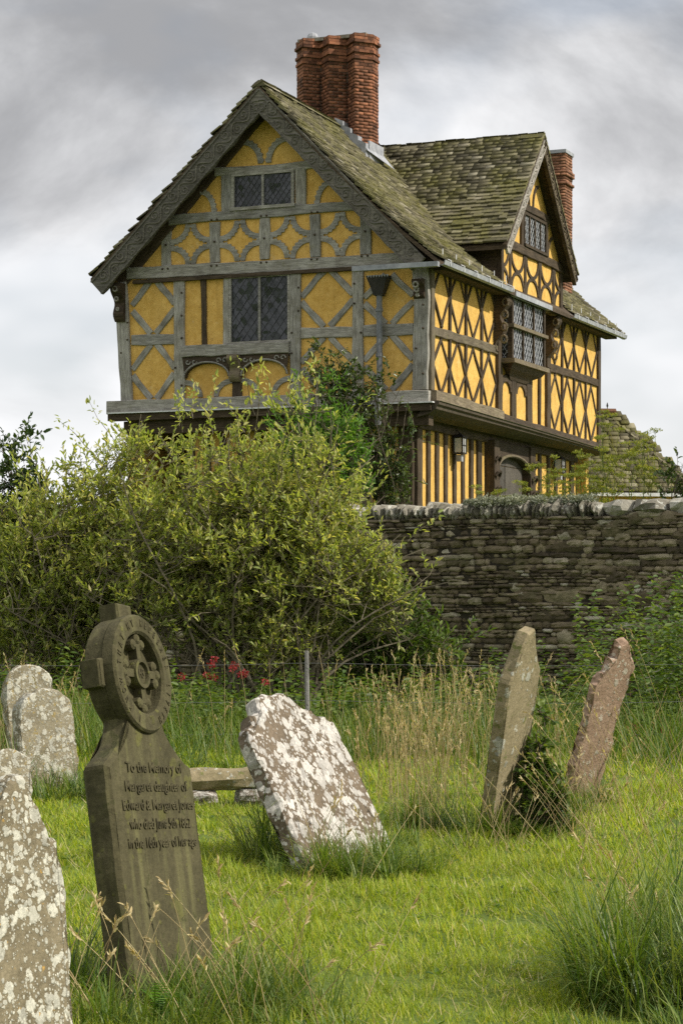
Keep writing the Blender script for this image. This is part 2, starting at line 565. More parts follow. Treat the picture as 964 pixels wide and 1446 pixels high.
def make_ground():
    xs = sorted(set([-900, -300, -100, -40, -20] + list(np.linspace(-12, 12, 61)) + [20, 40, 100, 300, 900]))
    ys = sorted(set([-900, -200, -50, -10] + list(np.linspace(0, 30, 76)) + [34, 60, 150, 400, 1500]))
    v = [(x, y, gz(x, y)) for y in ys for x in xs]
    nx = len(xs)
    f = [(j * nx + i, j * nx + i + 1, (j + 1) * nx + i + 1, (j + 1) * nx + i) for j in range(len(ys) - 1) for i in range(nx - 1)]
    obj('ground', v, f, 'turf', smooth=True, kind='structure', label='grassy churchyard ground under the gravestones')


make_ground()

# wall frame: A = left end of its front face, DW along it, NW outward to the churchyard
WA = Vector((-6.0, 35.5, 0))
WB = Vector((7.5, 28.21, 0))
DW = (WB - WA).normalized()
WLEN = (WB - WA).length
NW = Vector((DW.y, -DW.x, 0))
TERR = 2.1
obj('terrace_ground', [(*(WA - NW * 0.3)[:2], TERR), (*(WB - NW * 0.3)[:2], TERR), (60, 28.2, TERR), (60, 120, TERR), (-60, 120, TERR), (-60, 35.5, TERR),
    (-60, 35.5, -0.2), (60, 28.2, -0.2), (*(WA - NW * 0.3)[:2], -0.2), (*(WB - NW * 0.3)[:2], -0.2)],
    [(0, 1, 2, 3, 4, 5), (5, 6, 8, 0), (1, 9, 7, 2), (0, 8, 9, 1)], 'turf', kind='structure', label='raised castle ground behind the stone wall')

# ------------------------------------------------------------------ gatehouse
# local frame: x out of the long side facade (x=0), y back along it; the gabled end wall is y=0, x from -6.53 to 0
GH_A = -math.atan2(0.3846, 0.9231)
G0 = TERR
house = empty('gatehouse', (1.63, 40.0, G0), GH_A, label='timber framed gatehouse with ochre plaster panels and mossy stone slate roof', cat='building')


class HB(MB):
    """house geometry written with heights above the churchyard, stored from the house's base"""

    def build(self, name, mat, parent=None, smooth=False, **kw):
        return obj(name, [(x, y, z - G0) for x, y, z in self.v], self.f, mat, parent or house, smooth, **kw)


def facade_frame(face, a0, b0, ang, off):
    """matrix of a piece lying on a facade: local x along the piece, y across it, z outward"""
    ca, sa = math.cos(ang), math.sin(ang)
    if face == 'G':
        X, Y, Z, T = (ca, 0, sa), (sa, 0, -ca), (0, -1, 0), (a0, -off, b0 - G0)
        Y = tuple(-c for c in Y)
        Y = (-sa, 0, ca)
    else:
        X, Y, Z, T = (0, ca, sa), (0, -sa, ca), (1, 0, 0), (off, a0, b0 - G0)
    m = Matrix(((X[0], Y[0], Z[0], T[0]), (X[1], Y[1], Z[1], T[1]), (X[2], Y[2], Z[2], T[2]), (0, 0, 0, 1)))
    return m


def timber(name, face, p, q, w, proud=0.04, mat='oak_grey', off=0.0, parent=None, back=0.06, rough=0.012, w2=None):
    """a hewn timber from p to q on a facade"""
    dx, dz = q[0] - p[0], q[1] - p[1]
    L = math.hypot(dx, dz)
    n = max(3, int(L / 0.3))
    proud += random.uniform(-0.006, 0.006)
    w2 = w if w2 is None else w2
    v, f = [], []
    bow, ph = random.uniform(-1, 1) * min(0.022, 0.012 * L), random.uniform(0, 3)
    for i in range(n + 1):
        x = L * i / n
        ww = w + (w2 - w) * i / n
        by = bow * math.sin(math.pi * i / n) + 0.4 * bow * math.sin(ph + 7 * i / n)
        a = ww / 2 + random.uniform(-1, 1) * rough - by
        b = ww / 2 + random.uniform(-1, 1) * rough + by
        c = min(0.012, ww * 0.12)
        z = proud + random.uniform(-1, 1) * 0.004
        v += [(x, -a, -back), (x, -a, z - c), (x, -a + c, z), (x, b - c, z), (x, b, z - c), (x, b, -back)]
    for i in range(n):
        for k in range(5):
            f.append((i * 6 + k + 1, i * 6 + k, i * 6 + k + 6, i * 6 + k + 7))
    f.append((0, 1, 2, 3, 4, 5))
    f.append(tuple(n * 6 + k for k in range(5, -1, -1)))
    o = obj(name, v, f, mat, parent or house)
    o.matrix_local = facade_frame(face, p[0], p[1], math.atan2(dz, dx), off)
    return o


def arc_brace(face, c, r, a0, a1, w, proud=0.03, mat='oak_grey', off=0.0, cusps=5, name='curved_brace', parent=None, ry=None):
    """a curved timber round centre c from angle a0 to a1 with small cusps on the inner side"""
    ry = ry or r
    n = 14
    v, f = [], []
    proud += random.uniform(-0.005, 0.005)
    for i in range(n + 1):
        t = rad(a0 + (a1 - a0) * i / n)
        jag = 0.022 * (1 if i % 2 else -0.4) if cusps else 0
        for rr, z in ((-w / 2, -0.05), (-w / 2, proud), (w / 2 + jag, proud), (w / 2 + jag, -0.05)):
            v.append(((r + rr) * math.cos(t), (ry + rr) * math.sin(t), z))
    for i in range(n):
        for k in range(3):
            f.append((i * 4 + k, i * 4 + k + 1, i * 4 + k + 5, i * 4 + k + 4))
    f += [(3, 2, 1, 0), tuple(n * 4 + k for k in range(4))]
    if (a1 > a0):
        f = [q[::-1] for q in f]
    o = obj(name, v, f, mat, parent or house)
    o.matrix_local = facade_frame(face, c[0], c[1], 0, off)
    return o


W = 6.53                 # width of the gabled end
LH = 11.65               # length of the side facade
RX, RZ = -3.27, 11.15    # main ridge


def sill_z(y):
    return 5.24 - 0.026 * y


def build_walls():
    # gabled end: upper storey and gable, with the plaster standing 60 mm behind the timber faces
    m = HB()
    m.prism([(-6.5, 5.0), (-0.03, 5.0), (-0.03, 7.55), (RX, 10.85), (-6.5, 7.6)], 0.0, 0.22)
    m.build('end_wall', 'plaster')
    m = HB()
    m.add([(0, 0.0, 5.0), (0, LH, 4.9), (0, LH, 7.75), (0, 0, 7.75), (-0.22, 0.0, 5.0), (-0.22, LH, 4.9), (-0.22, LH, 7.75), (-0.22, 0, 7.75)],
          [(0, 1, 2, 3), (7, 6, 5, 4), (0, 4, 5, 1), (3, 2, 6, 7), (0, 3, 7, 4), (1, 5, 6, 2)])
    m.build('side_wall', 'plaster')
    # far end and hidden side, plain
    m = HB()
    m.prism([(-6.5, G0), (-0.25, G0), (-0.25, 7.6), (RX, 10.85), (-6.5, 7.6)], LH - 0.25, LH - 0.03)
    m.box(-6.5, -6.3, 0.25, LH - 0.3, G0, 7.6)
    m.build('rear_wall', 'plaster')
    # ground storey set back under the jetty
    m = HB()
    m.box(-0.67, -0.45, 0.55, 11.2, G0, 5.0)
    m.build('side_ground_wall', 'plaster')
    m = HB()
    m.box(-5.3, -0.67, 0.5, 0.72, G0, 5.0)
    m.build('end_ground_wall', 'plaster')
    m = HB()
    m.box(-6.4, -0.28, 0.26, LH - 0.3, 4.98, 5.1)
    m.build('floor_boards', 'oak_dark')
    for i in range(22):
        y = 0.8 + i * 0.5
        if y < 11:
            o = part('joist', 'oak_dark', house, (-0.9, -0.02, y - 0.07, y + 0.07, 4.78 - G0, 4.97 - G0))


build_walls()


def end_framing():
    g = 'oak_grey'
    T = lambda n, p, q, w, pr=0.045, mat=g, **k: timber(n, 'G', p, q, w, pr, mat, **k)
    T('tie_beam', (-6.35, 7.79), (-0.35, 7.74), 0.24, 0.07)
    part('tie_moulding', 'oak_dark', house, (-6.2, -0.6, -0.10, 0.0, 7.57 - G0, 7.64 - G0))
    T('collar_beam', (-5.42, 8.775), (-1.18, 8.795), 0.19, 0.055)
    T('upper_collar', (-4.42, 9.665), (-2.30, 9.66), 0.16, 0.05)
    for x, zt, zb in ((-5.49, 8.68, 7.9), (-4.425, 8.68, 7.9), (-3.36, 8.69, 7.9), (-2.30, 8.69, 7.88), (-1.265, 8.70, 7.87)):
        T('post', (x, zb), (x, zt), 0.215, 0.045)
        r = 0.37
        zm = (zt + zb) / 2
        for sx in (-1, 1):
            if (x < -5.4 and sx < 0) or (x > -1.4 and sx > 0):
                continue
            cx_ = x + sx * 0.10
            # quarter rounds about the four corners of post and beams
            arc_brace('G', (cx_, zt), r, 180 if sx < 0 else 270, 270 if sx < 0 else 360, 0.105, 0.03, g, ry=zt - zm - 0.06)
            arc_brace('G', (cx_, zb), r, 90 if sx < 0 else 0, 180 if sx < 0 else 90, 0.105, 0.03, g, ry=zm - zb - 0.06)
    # gable top braces and the pair beside the small window
    arc_brace('G', (-3.85, 9.76), 0.40, 0, 95, 0.11, 0.03, g, ry=0.44)
    arc_brace('G', (-2.88, 9.76), 0.40, 180, 85, 0.11, 0.03, g, ry=0.44)
    arc_brace('G', (-4.76, 8.88), 0.31, 0, 88, 0.10, 0.03, g, ry=0.42)
    arc_brace('G', (-1.95, 8.88), 0.31, 180, 92, 0.10, 0.03, g, ry=0.42)
    T('post', (-4.16, 8.87), (-4.16, 9.60), 0.25, 0.05)
    T('post', (-2.60, 8.88), (-2.60, 9.60), 0.22, 0.05)
    # rafters behind the bargeboards
    T('rafter', (-6.55, 7.62), (-3.30, 10.92), 0.34, 0.04, 'oak_dark')
    T('rafter', (0.0, 7.56), (-3.24, 10.92), 0.34, 0.038, 'oak_dark')
    # storey below: posts
    T('corner_post', (-6.36, 5.26), (-6.50, 7.62), 0.26, 0.075, w2=0.27)
    T('post', (-5.19, 5.26), (-5.21, 7.62), 0.23, 0.06)
    T('stud', (-4.66, 6.28), (-4.68, 7.62), 0.12, 0.05, 'oak_dark')
    T('post', (-4.17, 6.26), (-4.17, 7.62), 0.12, 0.05)
    T('post', (-2.70, 5.26), (-2.70, 7.62), 0.22, 0.065)
    T('post', (-1.41, 5.26), (-1.41, 7.62), 0.23, 0.06)
    T('corner_post', (-0.145, 5.26), (-0.145, 7.62), 0.30, 0.085)
    T('sill_beam', (-6.76, 5.14), (0.05, 5.115), 0.27, 0.16, back=0.2)
    T('rail', (-6.26, 6.465), (-5.31, 6.445), 0.21, 0.045)
    T('rail', (-2.59, 6.435), (-1.52, 6.42), 0.20, 0.045)
    T('rail', (-1.30, 6.42), (-0.30, 6.40), 0.22, 0.045)
    T('window_beam', (-5.11, 6.175), (-2.81, 6.16), 0.22, 0.14)
    # braces that cut the corners of each panel, so that a diamond of plaster is left

    def diamond(x0, x1, z0, z1, skip=()):
        xm, zm = (x0 + x1) / 2, (z0 + z1) / 2
        for k, (p, q) in enumerate((((x0, zm + .06), (xm - .06, z1)), ((xm + .06, z1), (x1, zm + .06)), ((x1, zm - .06), (xm + .06, z0)), ((xm - .06, z0), (x0, zm - .06)))):
            if k not in skip:
                T('brace', p, q, 0.125, 0.032)

    diamond(-6.25, -5.31, 6.57, 7.62)
    diamond(-6.24, -5.31, 5.28, 6.36)
    diamond(-2.59, -1.52, 6.54, 7.62)
    diamond(-2.59, -1.52, 5.28, 6.33)
    diamond(-1.29, -0.30, 6.53, 7.45)
    diamond(-1.29, -0.30, 5.28, 6.31)
    # carved arches under the big window and the corbel between
    for c, rx in ((-4.575, 0.46), (-3.34, 0.46)):
        v, f = [], []
        n = 18
        for i in range(n + 1):
            t = math.pi * i / n
            xx, zz = c + rx * 1.0 * math.cos(t), 5.66 + 0.27 * math.sin(t)
            xo = c + 0.53 * math.cos(t) if 0 < i < n else c + 0.53 * (1 if i == 0 else -1)
            v += [(xx, -0.10, zz), (xo if abs(xo - c) < 0.53 else xo, -0.10, 6.06), (xx, 0.0, zz), (xo, 0.0, 6.06)]
        for i in range(n):
            a, b = i * 4, i * 4 + 4
            f += [(a, b, b + 1, a + 1), (a + 2, b + 2, b, a), (a + 3, a + 1, b + 1, b + 3)]
        sp = HB().add(v, f).build('arched_spandrel', 'oak_dark')
        vine = HB()
        for s in (-1, 1):
            for k in range(2):
                cc = (c + s * (0.40 - 0.14 * k), 5.97 - 0.0 * k)
                vine.tube([(cc[0] + (0.065 - 0.009 * j) * math.cos(j * 0.9 * s), -0.11, cc[1] + (0.065 - 0.009 * j) * math.sin(j * 0.9 * s)) for j in range(7)], 0.014, 5)
        vine.tube([(c + 0.49 * math.cos(math.pi * i / 16), -0.105, 5.66 + 0.295 * math.sin(math.pi * i / 16)) for i in range(17)], 0.018, 5)
        vine.build('carving', 'oak_grey', sp)
        for s in (-1, 1):
            arc_brace('G', (c + s * 0.53, 5.28), 0.36, 90 if s > 0 else 0, 180 if s > 0 else 90, 0.10, 0.03, g, ry=0.30, cusps=0)
    m = HB()
    m.add(*scroll_bracket(-3.955, 0.22, 6.06, 5.55, 0.20))
    m.build('corbel', 'oak_brown')
    T('stud', (-3.955, 5.26), (-3.955, 5.60), 0.20, 0.04, 'oak_dark')
    # oak pegs standing proud at the joints
    pegm = MB().tube([(0, 0, 0), (0, -0.028, 0), (0, -0.034, 0)], [0.022, 0.02, 0.012], 6)
    pme = mesh_of('peg', pegm.v, pegm.f, 'oak_dark')

    def peg(x, z, d):
        o = bpy.data.objects.new('peg', pme)
        link(o, house)
        o.location = (x, -d, z - G0)

    for x in (-5.49, -4.425, -3.36, -2.30, -1.265):
        for dx in (-0.06, 0.06):
            peg(x + dx, 8.73, 0.05)
            peg(x + dx, 7.83, 0.06)
        peg(x, 8.30, 0.04)
    for x, zs in ((-5.20, (5.5, 5.9, 6.44, 6.9, 7.3)), (-2.70, (5.5, 6.1, 6.44, 6.9, 7.3)), (-1.41, (5.5, 5.9, 6.42, 6.9, 7.3)), (-0.15, (5.6, 6.0, 6.42, 6.8)), (-6.40, (6.2, 6.46, 6.8))):
        for z in zs:
            peg(x + random.choice((-0.07, 0.07)), z + random.uniform(-.05, .05), 0.055 if x < -0.5 else 0.078)
    # carved heads of the corner posts
    for x, zt in ((-6.48, 7.58), (-0.15, 7.32)):
        m = HB()
        m.add(*scroll_bracket(x, 0.22, zt, zt - 0.36 if x > -1 else zt - 0.75, 0.24 if x < -1 else 0.16))
        br = m.build('carved_bracket', 'oak_dark')
        c = HB()
        for k in range(3):
            r_ = 0.05 - 0.012 * k
            zc = zt - 0.12 - 0.15 * k * (0.6 if x > -1 else 1.3)
            c.tube([(x + r_ * math.cos(a), -0.30 + 0.05 * k, zc + r_ * math.sin(a)) for a in np.linspace(0, 2 * math.pi, 9)], 0.02, 5)
        c.build('carving', 'oak_grey', br)
    # moulded lip with lead flashing under the sill
    m = HB()
    m.box(-6.72, 0.10, -0.17, -0.03, 4.86, 4.995)
    m.build('jetty_moulding', 'oak_dark')
    m = HB()
    m.box(-6.70, 0.16, -0.235, -0.06, 5.0, 5.022)
    m.build('lead_flashing', 'white_lead')
    m = HB()
    m.prism([(-6.45, 4.60), (0.0, 4.60), (0.0, 4.855), (-6.45, 4.855)], 0.0, 0.25)
    m.build('jetty_beam', 'oak_dark')
    # dark posts of the storey below, mostly behind the shrubs
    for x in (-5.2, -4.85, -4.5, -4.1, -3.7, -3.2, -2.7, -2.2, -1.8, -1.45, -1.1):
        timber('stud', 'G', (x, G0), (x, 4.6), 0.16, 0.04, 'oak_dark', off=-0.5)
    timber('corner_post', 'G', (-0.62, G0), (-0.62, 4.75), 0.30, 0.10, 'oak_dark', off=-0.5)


def scroll_bracket(x, w, z1, z0, depth):
    """a carved bracket: S profile swept across its width, on the end facade"""
    prof = []
    n = 14
    for i in range(n + 1):
        t = i / n
        d = depth * (0.25 + 0.75 * (1 - t) ** 1.2) + 0.05 * math.sin(t * math.pi * 3) * (depth / 0.2)
        prof.append((-0.05 - max(d, 0.02), z1 - (z1 - z0) * t))
    prof = [(0.0, z1)] + prof + [(0.0, z0)]
    k = len(prof)
    v = [(x - w / 2, y, z) for y, z in prof] + [(x + w / 2, y, z) for y, z in prof]
    f = [tuple(range(k - 1, -1, -1)), tuple(range(k, 2 * k))] + [(i, i + 1, i + 1 + k, i + k) for i in range(k - 1)] + [(k - 1, 0, k, 2 * k - 1)]
    return v, f


end_framing()


# ---- windows


def lattice(m, a0, a1, b0, b1, step, w, d, put, ratio=1.35):
    """diamond leading clipped to a rectangle; put(a,b,d) maps to 3D"""
    H, Wd = b1 - b0, a1 - a0
    k = ratio
    for s in (1, -1):
        c = -H - Wd * k
        while c < H + Wd * k:
            # line b = b0 + c + s*k*(a-a0)
            pts = []
            for a in (a0, a1):
                b = b0 + c + s * k * (a - a0)
                if b0 <= b <= b1:
                    pts.append((a, b))
            for b in (b0, b1):
                a = a0 + (b - b0 - c) / (s * k)
                if a0 < a < a1:
                    pts.append((a, b))
            if len(pts) >= 2 and math.dist(pts[0], pts[1]) > 0.02:
                p, q = pts[0], pts[1]
                L = math.dist(p, q)
                nx, nz = -(q[1] - p[1]) / L * w / 2, (q[0] - p[0]) / L * w / 2
                v = []
                for dd in (d, d + 0.006):
                    v += [put(p[0] + nx, p[1] + nz, dd), put(p[0] - nx, p[1] - nz, dd), put(q[0] - nx, q[1] - nz, dd), put(q[0] + nx, q[1] + nz, dd)]
                m.add(v, BOXF)
            c += step * k
    return m


def facade_window(face, x0, x1, z0, z1, lights, off=0.0, mat='oak_grey', fw=0.06, step=0.13, cw=0.012, transoms=(), came='came'):
    put = (lambda a, b, d: (a, -d - off, b)) if face == 'G' else (lambda a, b, d: (d + off, a, b))

    def bx(a0, a1, b0, b1, d0, d1):
        return [put(a0, b0, d0), put(a1, b0, d0), put(a1, b0, d1), put(a0, b0, d1), put(a0, b1, d0), put(a1, b1, d0), put(a1, b1, d1), put(a0, b1, d1)]

    we = bpy.data.objects.new('window', None)
    link(we, house)
    fr = HB()
    fr.add(bx(x0, x0 + fw, z0, z1, -0.05, 0.06), BOXF).add(bx(x1 - fw, x1, z0, z1, -0.05, 0.062), BOXF)
    fr.add(bx(x0 + fw, x1 - fw, z1 - fw, z1, -0.05, 0.058), BOXF).add(bx(x0 - 0.03, x1 + 0.03, z0 - fw, z0, -0.05, 0.095), BOXF)
    fr.build('frame', mat, we)
    iw = (x1 - x0 - 2 * fw)
    mw = 0.05
    lw = (iw - mw * (lights - 1)) / lights
    for i in range(lights):
        a0 = x0 + fw + i * (lw + mw)
        if i:
            HB().add(bx(a0 - mw, a0, z0, z1 - fw, -0.045, 0.05), BOXF).build('mullion', mat, we)
        zz = [z0] + list(transoms) + [z1 - fw]
        for b0, b1 in zip(zz[:-1], zz[1:]):
            p = HB().add([put(a0, b0, 0.014 + random.uniform(0, .004)), put(a0 + lw, b0, 0.014), put(a0 + lw, b1, 0.014), put(a0, b1, 0.014 + random.uniform(0, .006))], [(0, 1, 2, 3) if face == 'G' else (0, 1, 2, 3)]).build('pane', 'glass', we)
            l_ = HB()
            lattice(l_, a0 + 0.002, a0 + lw - 0.002, b0 + .002, b1 - .002, step, cw, 0.02, put)
            l_.build('leading', came, p)
    for t in transoms:
        HB().add(bx(x0, x1, t - 0.04, t + 0.04, -0.05, 0.075), BOXF).build('transom', mat, we)
    return we


facade_window('G', -4.06, -2.73, 8.93, 9.60, 2, step=0.115, cw=0.011, came='came_dark')
facade_window('G', -4.11, -2.82, 6.32, 7.60, 2, step=0.16, cw=0.008, fw=0.045, came='came_dark')


# ---- long side facade


def side_framing():
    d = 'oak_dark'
    T = lambda n, p, q, w, pr=0.04, mat=d, **k: timber(n, 'R', p, q, w, pr, mat, **k)
    ztop = 7.72
    T('corner_post', (0.09, 5.26), (0.09, 7.6), 0.18, 0.06, 'oak_brown')
    T('end_post', (LH - 0.13, 4.98), (LH - 0.13, 7.7), 0.2, 0.06)
    posts = (4.05, 7.42)
    for y in posts:
        T('post', (y, sill_z(y)), (y, ztop), 0.26, 0.075)
    T('rail', (0.18, 6.385), (3.92, 6.40), 0.175, 0.055, 'oak_brown')
    T('rail', (7.55, 6.40), (LH - 0.23, 6.40), 0.175, 0.055)
    for seg in ((0.18, 3.92, 4), (7.55, LH - 0.23, 4)):
        y0, y1, n = seg
        st = (y1 - y0) / n
        for i in range(n):
            ym = y0 + st * (i + 1) if i < n - 1 else None
            if ym:
                T('stud', (ym + random.uniform(-.03, .03), sill_z(ym)), (ym + random.uniform(-.03, .03), ztop), 0.085, 0.045)
        for (b0, b1) in ((None, 6.29), (6.50, ztop)):
            for i in range(n):
                ya, yb = y0 + st * i, y0 + st * (i + 1)
                # saltires crossing on the studs: from the middle of one bay to the middle of the next
                bb = b0 if b0 else sill_z((ya + yb) / 2)
                zm = (bb + b1) / 2
                ymid = (ya + yb) / 2
                for q in ((ya, zm), (yb, zm)):
                    for zz in (bb, b1):
                        # carry the diagonal across the stud a little
                        jy, jz = random.uniform(-.05, .05), random.uniform(-.05, .05)
                        T('brace', (ymid + jy, zz), (q[0] + (q[0] - ymid) * 0.02, q[1] + jz + (q[1] - zz) * 0.02), random.uniform(0.052, 0.07), 0.028 + random.uniform(0, .006))
    # ground sill above the moulded bressumer
    T('sill_beam', (-0.02, 5.15), (4.0, 5.05), 0.22, 0.17, 'oak_brown', back=0.15)
    T('sill_beam', (4.02, 5.04), (LH, 4.86), 0.20, 0.12, d, back=0.15)
    # bressumer, curved along its lower edge
    n = 26
    v, f = [], []
    prof = [(0.0, 0.0), (0.25, 0.0), (0.245, -0.05), (0.20, -0.075), (0.19, -0.12), (0.11, -0.16), (0.02, -0.20), (-0.2, -0.24)]
    k = len(prof)
    for i in range(n + 1):
        y = -0.12 + (LH + 0.25) * i / n
        zt = 5.03 - 0.021 * y
        grow = 1.2 - 0.065 * max(y, 0)
        for px, pz in prof:
            v.append((px, y, zt + pz * grow))
    for i in range(n):
        for j in range(k - 1):
            f.append((i * k + j, i * k + j + 1, (i + 1) * k + j + 1, (i + 1) * k + j))
    f += [tuple(range(k - 1, -1, -1)), tuple(n * k + j for j in range(k))]
    HB().add(v, f).build('bressumer', 'oak_mid')
    v = []
    m = HB()
    for i in range(n):
        y0_, y1_ = -0.1 + (LH + 0.2) * i / n, -0.1 + (LH + 0.2) * (i + 1) / n
        z0_, z1_ = 5.036 - 0.021 * y0_, 5.036 - 0.021 * y1_
        m.add([(0.14, y0_, z0_ + 0.012), (0.275, y0_, z0_ - 0.0), (0.275, y1_, z1_ - 0.0), (0.14, y1_, z1_ + 0.012)], [(0, 1, 2, 3)])
    m.build('lead_flashing', 'white_lead')
    # close studded ground storey either side of the door
    for lo, hi, n in ((0.62, 4.15, 8), (7.70, 10.8, 6)):
        for i in range(n):
            y = lo + (hi - lo) * i / (n - 1)
            timber('stud', 'R', (y, G0), (y, 4.9), 0.165 if i not in (0, n - 1) else 0.26, 0.05, d, off=-0.45)
    timber('plate', 'R', (0.5, 4.70), (11.1, 4.62), 0.22, 0.09, d, off=-0.45)
    timber('rail', 'R', (3.0, 2.55), (4.1, 2.55), 0.7, 0.055, d, off=-0.45)
    # door with carved surround
    de = bpy.data.objects.new('door', None)
    link(de, house)
    for i in range(5):
        for j in range(4):
            y0_ = 4.98 + i * 0.40
            z0_ = G0 + j * 0.68
            HB().box(-0.449, -0.415 + random.uniform(0, .012), y0_, y0_ + 0.385, z0_, z0_ + 0.665).build('panel', 'door_oak', de)
    for y in (4.72, 7.25):
        timber('jamb', 'R', (y, G0), (y, 4.62), 0.34, 0.22, d, off=-0.45, parent=de)
        m = HB()
        for kz in range(6):
            zc = 2.6 + kz * 0.32
            m.tube([(-0.21 + 0.05 * math.sin(a), y + 0.13 * math.cos(a), zc + 0.10 * math.sin(a)) for a in np.linspace(0, 2 * math.pi, 9)], 0.03, 5)
        m.build('jamb_carving', d, de)
    # arched head
    v, f = [], []
    n = 16
    for i in range(n + 1):
        t = math.pi * i / n
        ya, za = 5.98 + 1.08 * math.cos(t), 4.02 + 0.30 * math.sin(t)
        yo = 5.98 + 1.12 * math.cos(t)
        v += [(-0.28, ya, za), (-0.28, yo, 4.6), (-0.5, ya, za), (-0.5, yo, 4.6)]
    for i in range(n):
        a, b = i * 4, i * 4 + 4
        f += [(a, a + 1, b + 1, b), (a + 2, a, b, b + 2)]
    HB().add(v, f).build('door_head', d, de)
    m = HB()
    m.tube([(-0.26, 5.98 + 1.1 * math.cos(math.pi * i / 16), 4.04 + 0.32 * math.sin(math.pi * i / 16)) for i in range(17)], 0.035, 6)
    m.build('arch_moulding', 'oak_brown', de)
    part('name_plate', 'brass', house, (-0.47, -0.445, 6.2, 6.55, 2.36 - G0, 2.44 - G0))


m_oak('oak_mid', (0.035, 0.028, 0.020), (0.16, 0.13, 0.09))
m_oak('oak_carved', (0.065, 0.060, 0.048), (0.27, 0.255, 0.215))
m_oak('door_oak', (0.05, 0.045, 0.038), (0.15, 0.135, 0.115))
side_framing()


def make_lantern(y, z, label):
    e_ = bpy.data.objects.new('wall_lantern', None)
    hm = Matrix.Translation((1.63, 40.0, 0)) @ Matrix.Rotation(GH_A, 4, 'Z')
    p = hm @ Vector((-0.28, y, z))
    e_.location = p
    e_.rotation_euler = (0, 0, GH_A)
    link(e_, None, label, 'lantern', 'white lanterns under the jetty')
    MB().box(-0.085, 0.085, -0.10, 0.10, -0.14, 0.14).build('lamp_glass', 'lamp_glass', e_)
    m = MB()
    for sx in (-1, 1):
        for sy in (-1, 1):
            m.box(sx * 0.09 - 0.012, sx * 0.09 + 0.012, sy * 0.105 - 0.012, sy * 0.105 + 0.012, -0.16, 0.16)
    m.box(0.086, 0.097, -0.1, 0.1, -0.008, 0.008).box(0.086, 0.0975, -0.008, 0.008, -0.15, 0.15)
    m.box(-0.11, 0.11, -0.125, 0.125, -0.172, -0.155)
    m.build('cage', 'iron', e_)
    m = MB()
    m.add([(-.12, -.135, .16), (.12, -.135, .16), (.12, .135, .16), (-.12, .135, .16), (0, 0, .25)], [(0, 1, 4), (1, 2, 4), (2, 3, 4), (3, 0, 4), (3, 2, 1, 0)])
    m.build('cap', 'iron', e_)
    MB().tube([(-0.17, 0, 0.28), (-0.08, 0, 0.32), (0, 0, 0.24)], 0.014, 5).build('bracket_arm', 'iron', e_)
    MB().box(-0.06, 0.05, -0.055, 0.055, -0.32, -0.19).build('sensor_box', 'lead', e_)


make_lantern(2.55, 4.38, 'small white glazed lantern on the studs nearer the gabled end')
make_lantern(9.35, 4.33, 'small white glazed lantern on the studs beyond the door')


